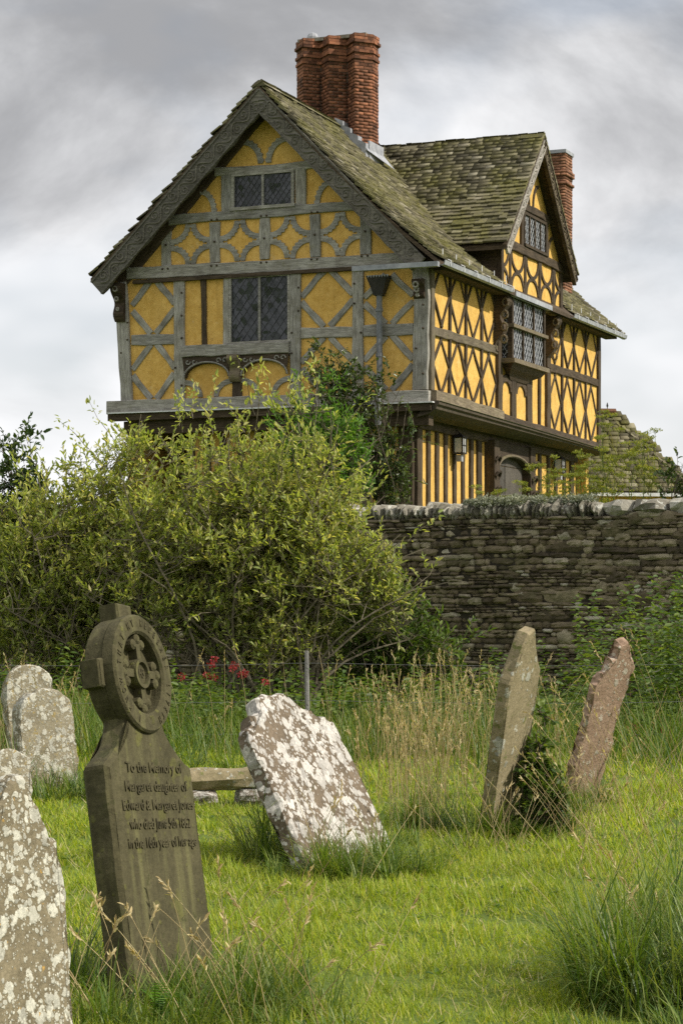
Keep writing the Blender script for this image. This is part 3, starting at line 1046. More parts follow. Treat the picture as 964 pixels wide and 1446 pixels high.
def oriel():
    """the projecting two tier window and the jettied gable above it"""
    y0, y1, px = 4.12, 6.40, 0.30
    put = None
    zb, zm, zt = 6.25, 6.92, 7.50
    we = bpy.data.objects.new('oriel_window', None)
    link(we, house)
    # sill, transom, hood as projecting ledges
    for nm, z0, z1, ex, mat in (('sill', zb - 0.09, zb, 0.07, 'oak_brown'), ('transom', zm - 0.035, zm + 0.035, 0.05, 'oak_brown'), ('hood', zt, zt + 0.10, 0.12, 'lead')):
        HB().box(0.03, px + ex, y0 - ex, y1 + ex, z0, z1).build(nm, mat, we)
    # corner posts and mullions
    for y in (y0, y1 - 0.09):
        HB().box(px - 0.10, px, y, y + 0.09, zb, zt).build('post', 'oak_dark', we)
    nl = 3
    lw = (y1 - y0 - 0.18 - 0.06 * (nl - 1)) / nl
    for i in range(nl):
        a0 = y0 + 0.09 + i * (lw + 0.06)
        if i:
            HB().box(px - 0.08, px - 0.005, a0 - 0.06, a0, zb, zt).build('mullion', 'oak_dark', we)
        for b0, b1 in ((zb, zm - 0.035), (zm + 0.035, zt)):
            xg = px - 0.055
            p = HB().add([(xg, a0, b0), (xg, a0 + lw, b0), (xg + random.uniform(-.004, .004), a0 + lw, b1), (xg, a0, b1)], [(0, 1, 2, 3)]).build('pane', 'glass', we)
            l_ = HB()
            lattice(l_, a0, a0 + lw, b0, b1, 0.165, 0.016, 0.01, lambda a, b, d: (xg + d, a, b))
            l_.build('leading', 'came', p)
    for b0, b1 in ((zb, zm - 0.035), (zm + 0.035, zt)):
        yg = y0 + 0.045
        p = HB().add([(0.06, yg, b0), (px - 0.10, yg, b0), (px - 0.10, yg, b1), (0.06, yg, b1)], [(0, 1, 2, 3)]).build('pane', 'glass', we)
        l_ = HB()
        lattice(l_, 0.06, px - 0.10, b0, b1, 0.11, 0.012, 0.01, lambda a, b, d: (a, yg - d, b), 1.5)
        l_.build('leading', 'came', p)
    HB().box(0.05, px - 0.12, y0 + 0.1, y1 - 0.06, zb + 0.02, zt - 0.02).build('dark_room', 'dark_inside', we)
    # coved corbel below
    prof = [(px + 0.02, zb - 0.09), (px - 0.06, zb - 0.20), (0.12, zb - 0.28), (0.06, zb - 0.38), (0.0, zb - 0.42), (0.0, zb - 0.09)]
    k = len(prof)
    v = [(x, y0 + 0.02 + 0.95 * (1 - x / px) * (zb - z) / 0.5, z) for x, z in prof] + [(x, y1 - 0.02 - 0.95 * (1 - x / px) * (zb - z) / 0.5, z) for x, z in prof]
    HB().add(v, [tuple(range(k)), tuple(range(2 * k - 1, k - 1, -1))] + [(i + 1, i, i + k, i + 1 + k) for i in range(k - 1)]).build('coving', 'oak_dark', we)
    # posts with cusped panels under the oriel
    for y, w in ((5.02, 0.30), (6.1, 0.34), (6.85, 0.12)):
        timber('post', 'R', (y, sill_z(y)), (y, 6.2), w, 0.05, 'oak_dark')
    for yc in (4.53, 5.55):
        arc_brace('R', (yc, 5.62), 0.33, 0, 180, 0.13, 0.04, 'oak_dark', ry=0.26, name='cusped_head')
    # brackets carrying the gable, carved
    for y in (3.92, 7.42):
        prof = []
        n = 16
        for i in range(n + 1):
            t = i / n
            prof.append((0.08 + 0.20 * (1 - t) + 0.07 * math.sin(t * math.pi * 4), 7.52 - 1.15 * t))
        prof = [(0.0, 7.52)] + prof + [(0.0, 6.37)]
        k = len(prof)
        v = [(x, y - 0.12, z) for x, z in prof] + [(x, y + 0.12, z) for x, z in prof]
        br = HB().add(v, [tuple(range(k)), tuple(range(2 * k - 1, k - 1, -1))] + [(i + 1, i, i + k, i + 1 + k) for i in range(k - 1)]).build('carved_bracket', 'oak_dark')
        c = HB()
        for j in range(4):
            zc = 7.36 - 0.25 * j
            xc = 0.16 + 0.2 * (7.52 - zc) * -0.17 + 0.10
            c.tube([(xc + 0.06 * math.cos(a), y - 0.125, zc + 0.08 * math.sin(a)) for a in np.linspace(0, 2 * math.pi, 9)], 0.025, 5)
        c.build('carving', 'oak_brown', br)


oriel()

CY, CZ, CFZ, CH = 5.65, 11.05, 8.42, 2.5      # cross gable: centre, ridge height, foot height, half span


def cross_gable():
    gx = 0.20
    y0, y1 = 3.62, 7.85
    s = (CZ - CFZ) / CH
    m = HB()
    wall = [(y0, 7.52), (y1, 7.52), (y1, CZ - (y1 - CY) * s - 0.15), (CY, CZ - 0.2), (y0, CZ - (CY - y0) * s - 0.15)]
    v = [(gx, y, z) for y, z in wall] + [(gx - 0.06, y, z) for y, z in wall]
    m.add(v, [tuple(range(5)), tuple(range(9, 4, -1))] + [(i, i + 5, (i + 1) % 5 + 5, (i + 1) % 5) for i in range(5)])
    m.build('dormer_wall', 'plaster')
    T = lambda n, p, q, w, pr=0.04, mat='oak_dark', **k: timber(n, 'R', p, q, w, pr, mat, off=gx, **k)
    T('dormer_sill', (y0 - 0.05, 7.60), (y1 + 0.05, 7.60), 0.17, 0.08, 'oak_brown')
    T('dormer_beam', (y0 - 0.02, 8.58), (y1 + 0.1, 8.58), 0.19, 0.07)
    T('dormer_collar', (4.9, 9.52), (6.9, 9.50), 0.17, 0.06)
    T('dormer_post', (y0 + 0.06, 7.68), (y0 + 0.06, 8.5), 0.14, 0.05)
    T('dormer_post', (y1 - 0.06, 7.68), (y1 - 0.06, 8.5), 0.16, 0.05)
    n = 4
    st = (y1 - y0 - 0.2) / n
    for i in range(n):
        ya = y0 + 0.1 + st * i
        ym = ya + st / 2
        T('stud', (ym, 7.68), (ym, 8.49), 0.10, 0.038)
        zm = 8.085
        for sg in (-1, 1):
            arc_brace('R', (ym + sg * st * 0.5, 8.5), st * 0.42, 180 if sg > 0 else 270, 270 if sg > 0 else 360, 0.07, 0.03, 'oak_dark', off=gx, ry=0.40, cusps=0)
            arc_brace('R', (ym + sg * st * 0.5, 7.67), st * 0.42, 90 if sg > 0 else 0, 180 if sg > 0 else 90, 0.07, 0.03, 'oak_dark', off=gx, ry=0.40, cusps=0)
    for x_, za, zb in ((4.98, 8.66, 9.45), (6.72, 8.66, 9.45)):
        T('dormer_post', (x_, za), (x_, zb), 0.16, 0.05)
    facade_window('R', 5.06, 6.64, 8.74, 9.42, 4, off=gx, mat='oak_dark', step=0.13, cw=0.013)
    for sg in (-1, 1):
        arc_brace('R', (CY + sg * 1.62, 8.68), 0.42, 90 if sg > 0 else 0, 180 if sg > 0 else 90, 0.07, 0.03, 'oak_dark', off=gx, cusps=0, ry=0.5)
        arc_brace('R', (CY + sg * 0.52, 9.6), 0.38, 90 if sg > 0 else 0, 180 if sg > 0 else 90, 0.07, 0.03, 'oak_dark', off=gx, cusps=0, ry=0.5)
    # cheek walls of the dormer
    for yy in (y0 - 0.01, y1 - 0.09):
        HB().add([(gx - 0.01, yy, 7.55), (-1.4, yy, 8.5), (gx - 0.01, yy, 8.62), (gx - 0.01, yy + 0.1, 7.55), (-1.4, yy + 0.1, 8.5), (gx - 0.01, yy + 0.1, 8.62)],
                 [(0, 2, 1), (3, 4, 5), (0, 1, 4, 3), (1, 2, 5, 4), (2, 0, 3, 5)]).build('dormer_cheek', 'oak_dark')


cross_gable()

# ---- roofs
RO = 0.5                       # overhang at the gable


def main_right(t, y):
    """surface of the main roof's near slope, t from eave to ridge"""
    x = 0.40 + (RX - 0.40) * t
    z = 7.58 + (RZ - 7.58) * (0.84 * t + 0.16 * t * t) - 0.06 * math.sin(math.pi * min(max(y / 12, 0), 1)) * t + 0.03 * mnoise.noise((x * 0.8, y * 0.7, 3))
    return x, z


def slate_matrix(p, along, up, w, L, th):
    n = along.cross(up).normalized()
    r = random.uniform
    a2 = (along + up * r(-0.03, 0.03)).normalized()
    u2 = (up - n * (0.20 + r(-0.03, 0.05))).normalized()
    p = p + n * (0.050 + r(-0.008, 0.012))
    n2 = a2.cross(u2).normalized()
    m = Matrix.Identity(4)
    for i in range(3):
        m[i][0], m[i][1], m[i][2], m[i][3] = a2[i] * w, u2[i] * L, n2[i] * th, p[i]
    return m


# one slate: unit box with chipped corners; x -0.5..0.5, y 0..1 up the slope, z 0..1
SLV = np.array([(-0.5, 0.03, 0), (-0.42, 0.0, 0), (0.40, 0.01, 0), (0.5, 0.05, 0), (0.49, 1, 0), (-0.49, 1, 0), (-0.5, 0.03, 1), (-0.42, 0.0, 1), (0.40, 0.01, 1), (0.5, 0.05, 1), (0.49, 1, 1), (-0.49, 1, 1)])
SLF = [(6, 7, 8, 9, 10, 11), (0, 1, 7, 6), (1, 2, 8, 7), (2, 3, 9, 8), (3, 4, 10, 9), (5, 0, 6, 11)]


def joined(mats, V, F, name, mat, parent, **kw):
    """many small pieces as one mesh"""
    V = np.asarray(V, float)
    Vh = np.c_[V, np.ones(len(V))]
    A = np.array([np.array(m) for m in mats])
    P = np.einsum('nij,kj->nki', A, Vh)[:, :, :3]
    polys = []
    base = (np.arange(len(A)) * len(V))[:, None]
    by = {}
    for q in F:
        by.setdefault(len(q), []).append(q)
    for k, qs in by.items():
        idx = np.array(qs)
        polys.append((base[:, :, None] + idx[None]).reshape(-1, k))
    return np_obj(name, P.reshape(-1, 3), polys, mat, parent, **kw)


def roof_slates(rows, parent, n_parts, visible, name='slate', base_mesh=None):
    """rows: list of matrices in house-local space. The nearest visible ones are pieces of their own"""
    vis = [m for m in rows if visible(m)]
    vis.sort(key=lambda m: m[1][3] - 0.4 * m[0][3])
    pick = vis[:n_parts] if n_parts else []
    ids = set(id(m) for m in pick)
    me = mesh_of(name, SLV, SLF, 'slate')
    for m in pick:
        o = bpy.data.objects.new(name, me)
        link(o, parent)
        o.matrix_local = m
    rest = [m for m in rows if id(m) not in ids]
    if rest:
        joined(rest, SLV, SLF, 'slate_field', 'slate', parent, kind='stuff')


def build_roofs():
    random.seed(21)
    Z = Vector((0, 0, 1))
    # ---------------- main roof
    y0, y1 = -RO, LH + 0.7
    ny, nt = 24, 10
    v, f = [], []
    for j in range(ny + 1):
        y = y0 + (y1 - y0) * j / ny
        for i in range(nt + 1):
            x, z = main_right(i / nt, y)
            v.append((x, y, z))
        for i in range(1, nt + 1):
            t = i / nt
            v.append((RX + (-6.92 - RX) * t, y, RZ + (7.66 - RZ) * t - 0.06 * math.sin(math.pi * min(max(y / 12, 0), 1)) * (1 - t)))
    k = 2 * nt + 1
    # reorder each rib so that it runs eave - ridge - eave
    for j in range(ny):
        for i in range(k - 1):
            f.append((j * k + i, (j + 1) * k + i, (j + 1) * k + i + 1, j * k + i + 1))
    nv = len(v)
    v += [(x, y, z - 0.08) for x, y, z in v]
    f += [tuple(i + nv for i in q[::-1]) for q in f[:]]
    for j in range(ny):
        a, b = j * k, (j + 1) * k
        f.append((a, a + nv, b + nv, b))
        a, b = j * k + k - 1, (j + 1) * k + k - 1
        f.append((b, b + nv, a + nv, a))
    for i in range(k - 1):
        f.append((i, i + 1, i + 1 + nv, i + nv))
        a = ny * k + i
        f.append((a + 1, a, a + nv, a + 1 + nv))
    roof = HB().add(v, f).build('roof', 'oak_dark')
    along = Vector((0, 1, 0))
    rows = []
    nrow = 40
    for r_ in range(nrow):
        t0, t1 = r_ / nrow, min((r_ + 1) / nrow, 1.0)
        expo = 5.1 / nrow
        y = y0 - 0.03 + random.uniform(0, 0.1)
        wide = 0.22 - 0.08 * t0
        while y < y1:
            w = wide * random.uniform(0.65, 1.35)
            x, z = main_right(t0, y)
            x2, z2 = main_right(min(t1 + 0.02, 1), y)
            up = Vector((x2 - x, 0, z2 - z)).normalized()
            zc = CZ - abs(y + w / 2 - CY) * (CZ - CFZ) / CH
            if not (zc > z + 0.12 and abs(y - CY) < CH):
                rows.append(slate_matrix(Vector((x, y + w / 2, z - G0 + 0.012)), along, up, w * 0.97, expo * 1.75, random.uniform(0.022, 0.042)))
            y += w
    roof_slates(rows, roof, 190, lambda m: True)
    # hidden slope, which shows only its edge
    rows = []
    for r_ in range(34):
        t0 = 1 - r_ / 34
        y = y0 - 0.04 + random.uniform(0, 0.08)
        x, z = RX + (-6.92 - RX) * t0, RZ + (7.66 - RZ) * t0
        up = Vector((3.65, 0, 3.49)).normalized()
        while y < y1:
            w = 0.3 * random.uniform(0.7, 1.3)
            sg = 0.06 * math.sin(math.pi * min(max(y / 12, 0), 1)) * (1 - t0)
            rows.append(slate_matrix(Vector((x, y + w / 2, z - G0 + 0.012 - sg)), -along, up, w * 0.97, 0.26, random.uniform(0.022, 0.045)))
            y += w
    joined(rows, SLV, SLF, 'slate_field', 'slate', roof, kind='stuff')
    # ridge tiles
    y = y0
    while y < y1:
        L = random.uniform(0.36, 0.5)
        sg = 0.06 * math.sin(math.pi * min(max((y + L / 2) / 12, 0), 1))
        rz = RZ + 0.035 - sg
        vv = []
        for yy in (y, y + L - 0.01):
            for a in (-1, -0.5, 0, 0.5, 1):
                vv.append((RX + a * 0.17, yy, rz + 0.07 - 0.12 * abs(a) ** 1.3))
        ff = [(i, i + 1, i + 6, i + 5) for i in range(4)] + [(0, 4, 3, 2, 1), (5, 6, 7, 8, 9)]
        HB().add(vv, [q[::-1] for q in ff]).build('ridge_tile', 'slate', roof)
        y += L
    # ---------------- cross roof
    s = (CZ - CFZ) / CH
    x_out = 0.50
    v = [(x_out, CY - CH, CFZ), (x_out, CY, CZ), (x_out, CY + CH, CFZ), (RX, CY - CH, CFZ), (RX, CY, CZ), (RX, CY + CH, CFZ)]
    v2 = [(x, y, z - 0.09) for x, y, z in v]
    f = [(0, 1, 4, 3), (1, 2, 5, 4), (6, 9, 10, 7), (7, 10, 11, 8), (0, 6, 7, 1), (1, 7, 8, 2), (0, 3, 9, 6), (2, 8, 11, 5)]
    croof = HB().add(v + v2, f).build('cross_roof', 'oak_dark')
    rows, far = [], []
    nrow = 30
    for side in (-1, 1):
        al = Vector((1, 0, 0)) if side < 0 else Vector((-1, 0, 0))
        up = Vector((0, -side * CH, CZ - CFZ)).normalized()
        for r_ in range(nrow):
            t0 = r_ / nrow
            yy, zz = CY + side * CH * (1 - t0) * 1.01, CFZ + (CZ - CFZ) * t0
            # where the main roof meets it
            xm = -0.2 - 3.0 * max(0, (zz - 8.35)) / 2.75 * 1.02 - 0.3
            x = x_out + 0.02
            while x > max(xm, RX):
                w = random.uniform(0.13, 0.30)
                mm = slate_matrix(Vector((x - w / 2, yy, zz - G0 + 0.014)), al, up, w * 0.97, 0.215, random.uniform(0.022, 0.042))
                (rows if side < 0 else far).append(mm)
                x -= w
    roof_slates(rows, croof, 110, lambda m: True)
    joined(far, SLV, SLF, 'slate_field', 'slate', croof, kind='stuff')
    x = x_out
    while x > RX:
        L = random.uniform(0.36, 0.5)
        vv = []
        dz = random.uniform(-.01, .015) - 0.05 * math.sin(math.pi * (x_out - x) / 3.9)
        for xx in (x, x - L + 0.01):
            for a in (-1, -0.5, 0, 0.5, 1):
                vv.append((xx, CY + a * 0.16, CZ + 0.10 + dz - 0.12 * abs(a) ** 1.3))
        ff = [(i, i + 1, i + 6, i + 5) for i in range(4)] + [(0, 4, 3, 2, 1), (5, 6, 7, 8, 9)]
        HB().add(vv, [q[::-1] for q in ff]).build('ridge_tile', 'slate', croof)
        x -= L
    # ---------------- bargeboards, carved with a running vine
    def barge(name, P, Q, face_off, face, depth, thick, mat, vine_mat, waves):
        """board hanging under the verge from P (foot) to Q (apex); 2D points on the facade plane"""
        L = math.dist(P, Q)
        ux, uz = (Q[0] - P[0]) / L, (Q[1] - P[1]) / L
        nx, nz = (uz, -ux)
        if nz > 0:
            nx, nz = -nx, -nz
        n = 40
        put = (lambda a, b, d: (a, -d, b)) if face == 'G' else (lambda a, b, d: (d, a, b))
        m = HB()
        vs, fs = [], []
        for i in range(n + 1):
            t = i / n
            dep = depth * (1 + 0.05 * math.sin(t * 50)) if i < n else depth
            for dd in (face_off, face_off + thick):
                a, b = P[0] + ux * L * t, P[1] + uz * L * t
                vs += [put(a, b, dd), put(a + nx * dep, b + nz * dep, dd)]
        for i in range(n):
            a, b = i * 4, i * 4 + 4
            fs += [(a, a + 1, b + 1, b), (a + 3, a + 2, b + 2, b + 3), (a + 1, a + 3, b + 3, b + 1), (a + 2, a, b, b + 2)]
        fs += [(0, 2, 3, 1), (n * 4, n * 4 + 1, n * 4 + 3, n * 4 + 2)]
        bo = m.add(vs, fs).build(name, mat)
        c = HB()
        pts = []
        d1 = face_off + thick + 0.004
        for i in range(waves * 10 + 1):
            t = 0.03 + 0.94 * i / (waves * 10)
            o_ = depth * (0.5 + 0.26 * math.sin(i / 10 * 2 * math.pi))
            pts.append(put(P[0] + ux * L * t + nx * o_, P[1] + uz * L * t + nz * o_, d1))
        c.tube(pts, 0.020, 5)
        for k_ in range(waves * 2):
            t = 0.03 + 0.94 * (k_ + 0.5) / (waves * 2)
            o_ = depth * (0.5 - 0.16 * math.sin((k_ + 0.5) * math.pi))
            ca, cb = P[0] + ux * L * t + nx * o_, P[1] + uz * L * t + nz * o_
            sp = []
            for j in range(12):
                rr = 0.085 * depth / 0.3 * (1 - j / 14)
                an = j * 0.75 + k_
                sp.append(put(ca + rr * math.cos(an), cb + rr * math.sin(an), d1))
            c.tube(sp, 0.017, 5)
        c.build('carving', vine_mat, bo)
        e1 = HB()
        for o_, w_ in ((0.0, 0.035), (depth - 0.03, 0.03)):
            q = []
            for t in (0, 1):
                for oo in (o_, o_ + w_):
                    for dd in (face_off + thick - 0.01, face_off + thick + 0.022):
                        q.append(put(P[0] + ux * L * t + nx * oo, P[1] + uz * L * t + nz * oo, dd))
            e1.add(q, [(0, 1, 3, 2), (4, 6, 7, 5), (0, 4, 5, 1), (2, 3, 7, 6), (1, 5, 7, 3), (0, 2, 6, 4)])
        e1.build('edge_moulding', mat, bo)

    barge('bargeboard', (-6.93, 7.60), (RX - 0.02, RZ - 0.06), RO - 0.09, 'G', 0.36, 0.07, 'oak_carved', 'oak_carved', 9)
    barge('bargeboard', (0.10, 7.66), (RX + 0.02, RZ - 0.06), RO - 0.088, 'G', 0.34, 0.07, 'oak_carved', 'oak_carved', 9)
    barge('bargeboard', (CY - CH, CFZ - 0.04), (CY, CZ - 0.05), 0.435, 'R', 0.20, 0.06, 'oak_pale', 'oak_pale', 8)
    barge('bargeboard', (CY + CH, CFZ - 0.04), (CY, CZ - 0.05), 0.433, 'R', 0.22, 0.06, 'oak_dark', 'oak_brown', 8)
    # dark soffits between bargeboard and gable wall
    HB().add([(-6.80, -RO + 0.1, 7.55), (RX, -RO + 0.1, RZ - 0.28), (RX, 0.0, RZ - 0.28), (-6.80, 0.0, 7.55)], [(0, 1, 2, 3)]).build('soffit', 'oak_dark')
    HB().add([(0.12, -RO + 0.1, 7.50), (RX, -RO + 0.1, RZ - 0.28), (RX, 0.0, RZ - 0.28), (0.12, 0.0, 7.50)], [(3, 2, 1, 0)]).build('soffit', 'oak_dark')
    # end pieces closing the eaves
    HB().box(0.02, 0.30, 0.1, LH + 0.5, 7.50, 7.56).build('soffit', 'oak_dark')
    # gutters with their brackets
    for a, b in ((-0.46, 3.60), (7.95, LH + 0.72)):
        gu = bpy.data.objects.new('gutter', None)
        link(gu, house)
        prof = [(0.36, 7.60), (0.37, 7.53), (0.42, 7.50), (0.48, 7.52), (0.50, 7.60), (0.485, 7.60), (0.47, 7.535), (0.42, 7.515), (0.385, 7.54), (0.375, 7.60)]
        k = len(prof)
        v = [(x, a, z) for x, z in prof] + [(x, b, z) for x, z in prof]
        HB().add(v, [(i, (i + 1) % k, (i + 1) % k + k, i + k) for i in range(k)] + [tuple(range(k - 1, -1, -1)), tuple(range(k, 2 * k))]).build('trough', 'lead', gu)
        y = a + 0.3
        while y < b:
            HB().tube([(0.50, y, 7.52), (0.505, y, 7.62), (0.33, y + 0.02, 7.70), (0.33, y + 0.02, 7.86)], 0.011, 5).build('gutter_bracket', 'white_lead', gu)
            y += 0.75
    # return of the gutter round the gabled end, hopper and downpipe
    gu = bpy.data.objects.new('gutter', None)
    link(gu, house)
    HB().box(-1.30, 0.40, -0.62, -0.50, 7.47, 7.56).build('trough', 'lead', gu)
    dp = bpy.data.objects.new('downpipe', None)
    link(dp, house)
    HB().add([(-1.15, -0.30, 7.42), (-0.72, -0.30, 7.42), (-0.72, -0.05, 7.42), (-1.15, -0.05, 7.42), (-1.02, -0.22, 7.05), (-0.85, -0.22, 7.05), (-0.85, -0.07, 7.05), (-1.02, -0.07, 7.05)], [(0, 3, 2, 1)] + [(0, 1, 5, 4), (1, 2, 6, 5), (2, 3, 7, 6), (3, 0, 4, 7)]).build('hopper', 'iron', dp)
    m = HB()
    for i in range(8):
        xx = -1.12 + i * 0.055
        m.add([(xx, -0.305, 7.42), (xx + 0.05, -0.305, 7.42), (xx + 0.025, -0.305, 7.37)], [(0, 2, 1)])
    m.build('hopper_teeth', 'lead', dp)
    HB().tube([(-0.935, -0.15, 7.06), (-0.925, -0.15, 5.3), (-0.92, -0.28, 5.0), (-0.90, -0.28, 4.6)], 0.06, 8).build('pipe', 'old_lead', dp)
    for z in (6.75, 5.9, 5.4):
        HB().tube([(-0.935, -0.15, z), (-0.935, -0.15, z + 0.07)], 0.075, 8).build('pipe_collar', 'old_lead', dp)


m_oak('oak_pale', (0.22, 0.20, 0.17), (0.58, 0.55, 0.50))
build_roofs()


# ---- chimneys


def chimney(poly, z0, z1, centre, rot, parent, mat, bands, course=0.068, n_parts=0, vis=None, blen=0.2):
    """bricks laid course by course along the faces of a plan polygon"""
    k = len(poly)
    cr, sr = math.cos(rot), math.sin(rot)
    P = [Vector((centre[0] + x * cr - y * sr, centre[1] + x * sr + y * cr)) for x, y in poly]
    core = HB()
    ins = []
    for i in range(k):
        e1, e2 = (P[i] - P[i - 1]).normalized(), (P[(i + 1) % k] - P[i]).normalized()
        n1, n2 = Vector((e1.y, -e1.x)), Vector((e2.y, -e2.x))
        bis = n1 + n2
        ins.append(P[i] - bis * (0.022 / max(0.3, (1 + n1.dot(n2)))))
    v = [(p.x, p.y, z0) for p in ins] + [(p.x, p.y, z1 - 0.03) for p in ins]
    core.add(v, [tuple(range(k - 1, -1, -1)), tuple(range(k, 2 * k))] + [(i, (i + 1) % k, (i + 1) % k + k, i + k) for i in range(k)])
    core.build('mortar_core', 'mortar', parent)
    mats, z, c = [], z0, 0
    while z < z1:
        out = 0.0
        for b0, b1, o_ in bands:
            if b0 <= z < b1:
                out = o_
        for i in range(k):
            a, b = P[i], P[(i + 1) % k]
            d = b - a
            L = d.length
            d = d / L
            nrm = Vector((d.y, -d.x))
            nb = max(1, round(L / blen))
            bl = L / nb
            off = 0.5 * bl if c % 2 else 0.0
            j = -1 if off else 0
            while True:
                s0 = max(0.0, j * bl + off)
                s1 = min(L, (j + 1) * bl + off)
                if s0 >= L - 0.01:
                    break
                if s1 - s0 > 0.03:
                    mid = a + d * ((s0 + s1) / 2) + nrm * (out + random.uniform(-0.006, 0.008) - 0.05)
                    m = Matrix.Identity(4)
                    w = s1 - s0 - 0.012 + (0.03 if out else 0)
                    for q, vec in enumerate((Vector((d.x, d.y, 0)) * w, Vector((nrm.x, nrm.y, 0)) * 0.1, Vector((0, 0, 1)) * (course - 0.013))):
                        for r_ in range(3):
                            m[r_][q] = vec[r_]
                    m[0][3], m[1][3], m[2][3] = mid.x, mid.y, z + course / 2 - G0
                    mats.append((m, nrm))
                j += 1
        z += course
        c += 1
    BV = np.array(box_v(-0.5, 0.5, -0.5, 0.5, -0.5, 0.5))
    show = [m for m, nrm in mats if nrm.y < 0.05 or nrm.x > 0.5]
    show.sort(key=lambda m: -m[2][3])
    pick = show[:n_parts]
    ids = set(id(m) for m in pick)
    me = mesh_of('brick', BV, BOXF, mat)
    for m in pick:
        o = bpy.data.objects.new('brick', me)
        link(o, parent)
        o.matrix_local = m
    joined([m for m, _ in mats if id(m) not in ids], BV, BOXF, 'brickwork', mat, parent, kind='stuff')


def build_chimneys():
    random.seed(5)
    ch = bpy.data.objects.new('chimney', None)
    link(ch, house)
    star = [(-0.86, -0.16), (-0.575, -0.46), (-0.30, -0.18), (0.0, -0.46), (0.30, -0.18), (0.575, -0.46), (0.86, -0.16), (0.86, 0.16), (0.575, 0.46), (0.30, 0.18), (0.0, 0.46), (-0.30, 0.18), (-0.575, 0.46), (-0.86, 0.16)]
    chimney(star, 9.7, 13.0, (-3.42, 3.75), 0.0, ch, 'brick', ((12.45, 12.53, 0.025), (12.60, 12.68, 0.03), (12.76, 12.84, 0.045), (12.84, 13.1, 0.015)), n_parts=300)
    m = HB()
    m.box(-4.2, -2.66, 3.45, 4.05, 12.98, 13.05)
    m.build('cap', 'mortar', ch)
    m = HB()
    n = 10
    v = [(-3.98 + 0.13 * math.cos(2 * math.pi * i / n) * q, 3.75 + 0.13 * math.sin(2 * math.pi * i / n) * q, 13.04 + zz) for zz, q in ((0, 1), (0.1, 1), (0.17, 0.7), (0.2, 0.2)) for i in range(n)]
    m.add(v, [(a * n + i, a * n + (i + 1) % n, (a + 1) * n + (i + 1) % n, (a + 1) * n + i) for a in range(3) for i in range(n)] + [tuple(3 * n + i for i in range(n))])
    m.build('cowl', 'lead', ch)
    # stepped lead flashing where the stack meets the slates
    m = HB()
    for i in range(4):
        x0_ = -3.25 + i * 0.17
        zt = 11.15 - (x0_ - RX) * 0.97
        m.add([(x0_, 3.20 + 0.002 * i, zt - 0.25), (x0_ + 0.18, 3.20 + 0.002 * i, zt - 0.40), (x0_ + 0.18, 3.20 + 0.002 * i, zt + 0.07), (x0_, 3.20 + 0.002 * i, zt + 0.15),
               (x0_, 3.5, zt - 0.25), (x0_ + 0.18, 3.5, zt - 0.40), (x0_ + 0.18, 3.5, zt + 0.07), (x0_, 3.5, zt + 0.15)], [(0, 1, 2, 3), (3, 2, 6, 7), (1, 5, 6, 2), (0, 3, 7, 4)])
    m.build('flashing', 'lead', ch)
    m = HB()
    m.add([(-2.62, 3.3, 10.72), (-2.52, 3.2, 10.55), (-2.36, 4.35, 10.34), (-2.56, 4.2, 10.62)], [(0, 1, 2, 3)])
    m.box(-2.57, -2.535, 3.35, 4.15, 10.3, 10.78)
    m.build('flashing', 'lead', ch)
    ch2 = bpy.data.objects.new('chimney', None)
    link(ch2, house)
    ch2['label'] = 'square brown brick chimney behind the side gable'
    chimney([(-0.34, -0.3), (0.34, -0.3), (0.34, 0.3), (-0.34, 0.3)], 8.2, 11.82, (-0.95, 11.2), 0.0, ch2, 'brick_brown', ((11.25, 11.34, 0.05), (11.0, 11.08, 0.05)), blen=0.22)
    HB().box(-1.32, -0.58, 10.87, 11.53, 11.80, 11.88).build('cap', 'lead', ch2)
    HB().tube([(-1.15, 11.05, 11.88), (-1.15, 11.15, 12.02), (-1.15, 11.25, 11.88)], 0.02, 5).build('cowl', 'lead', ch2)


build_chimneys()

# ------------------------------------------------------------------ far hipped building on the right


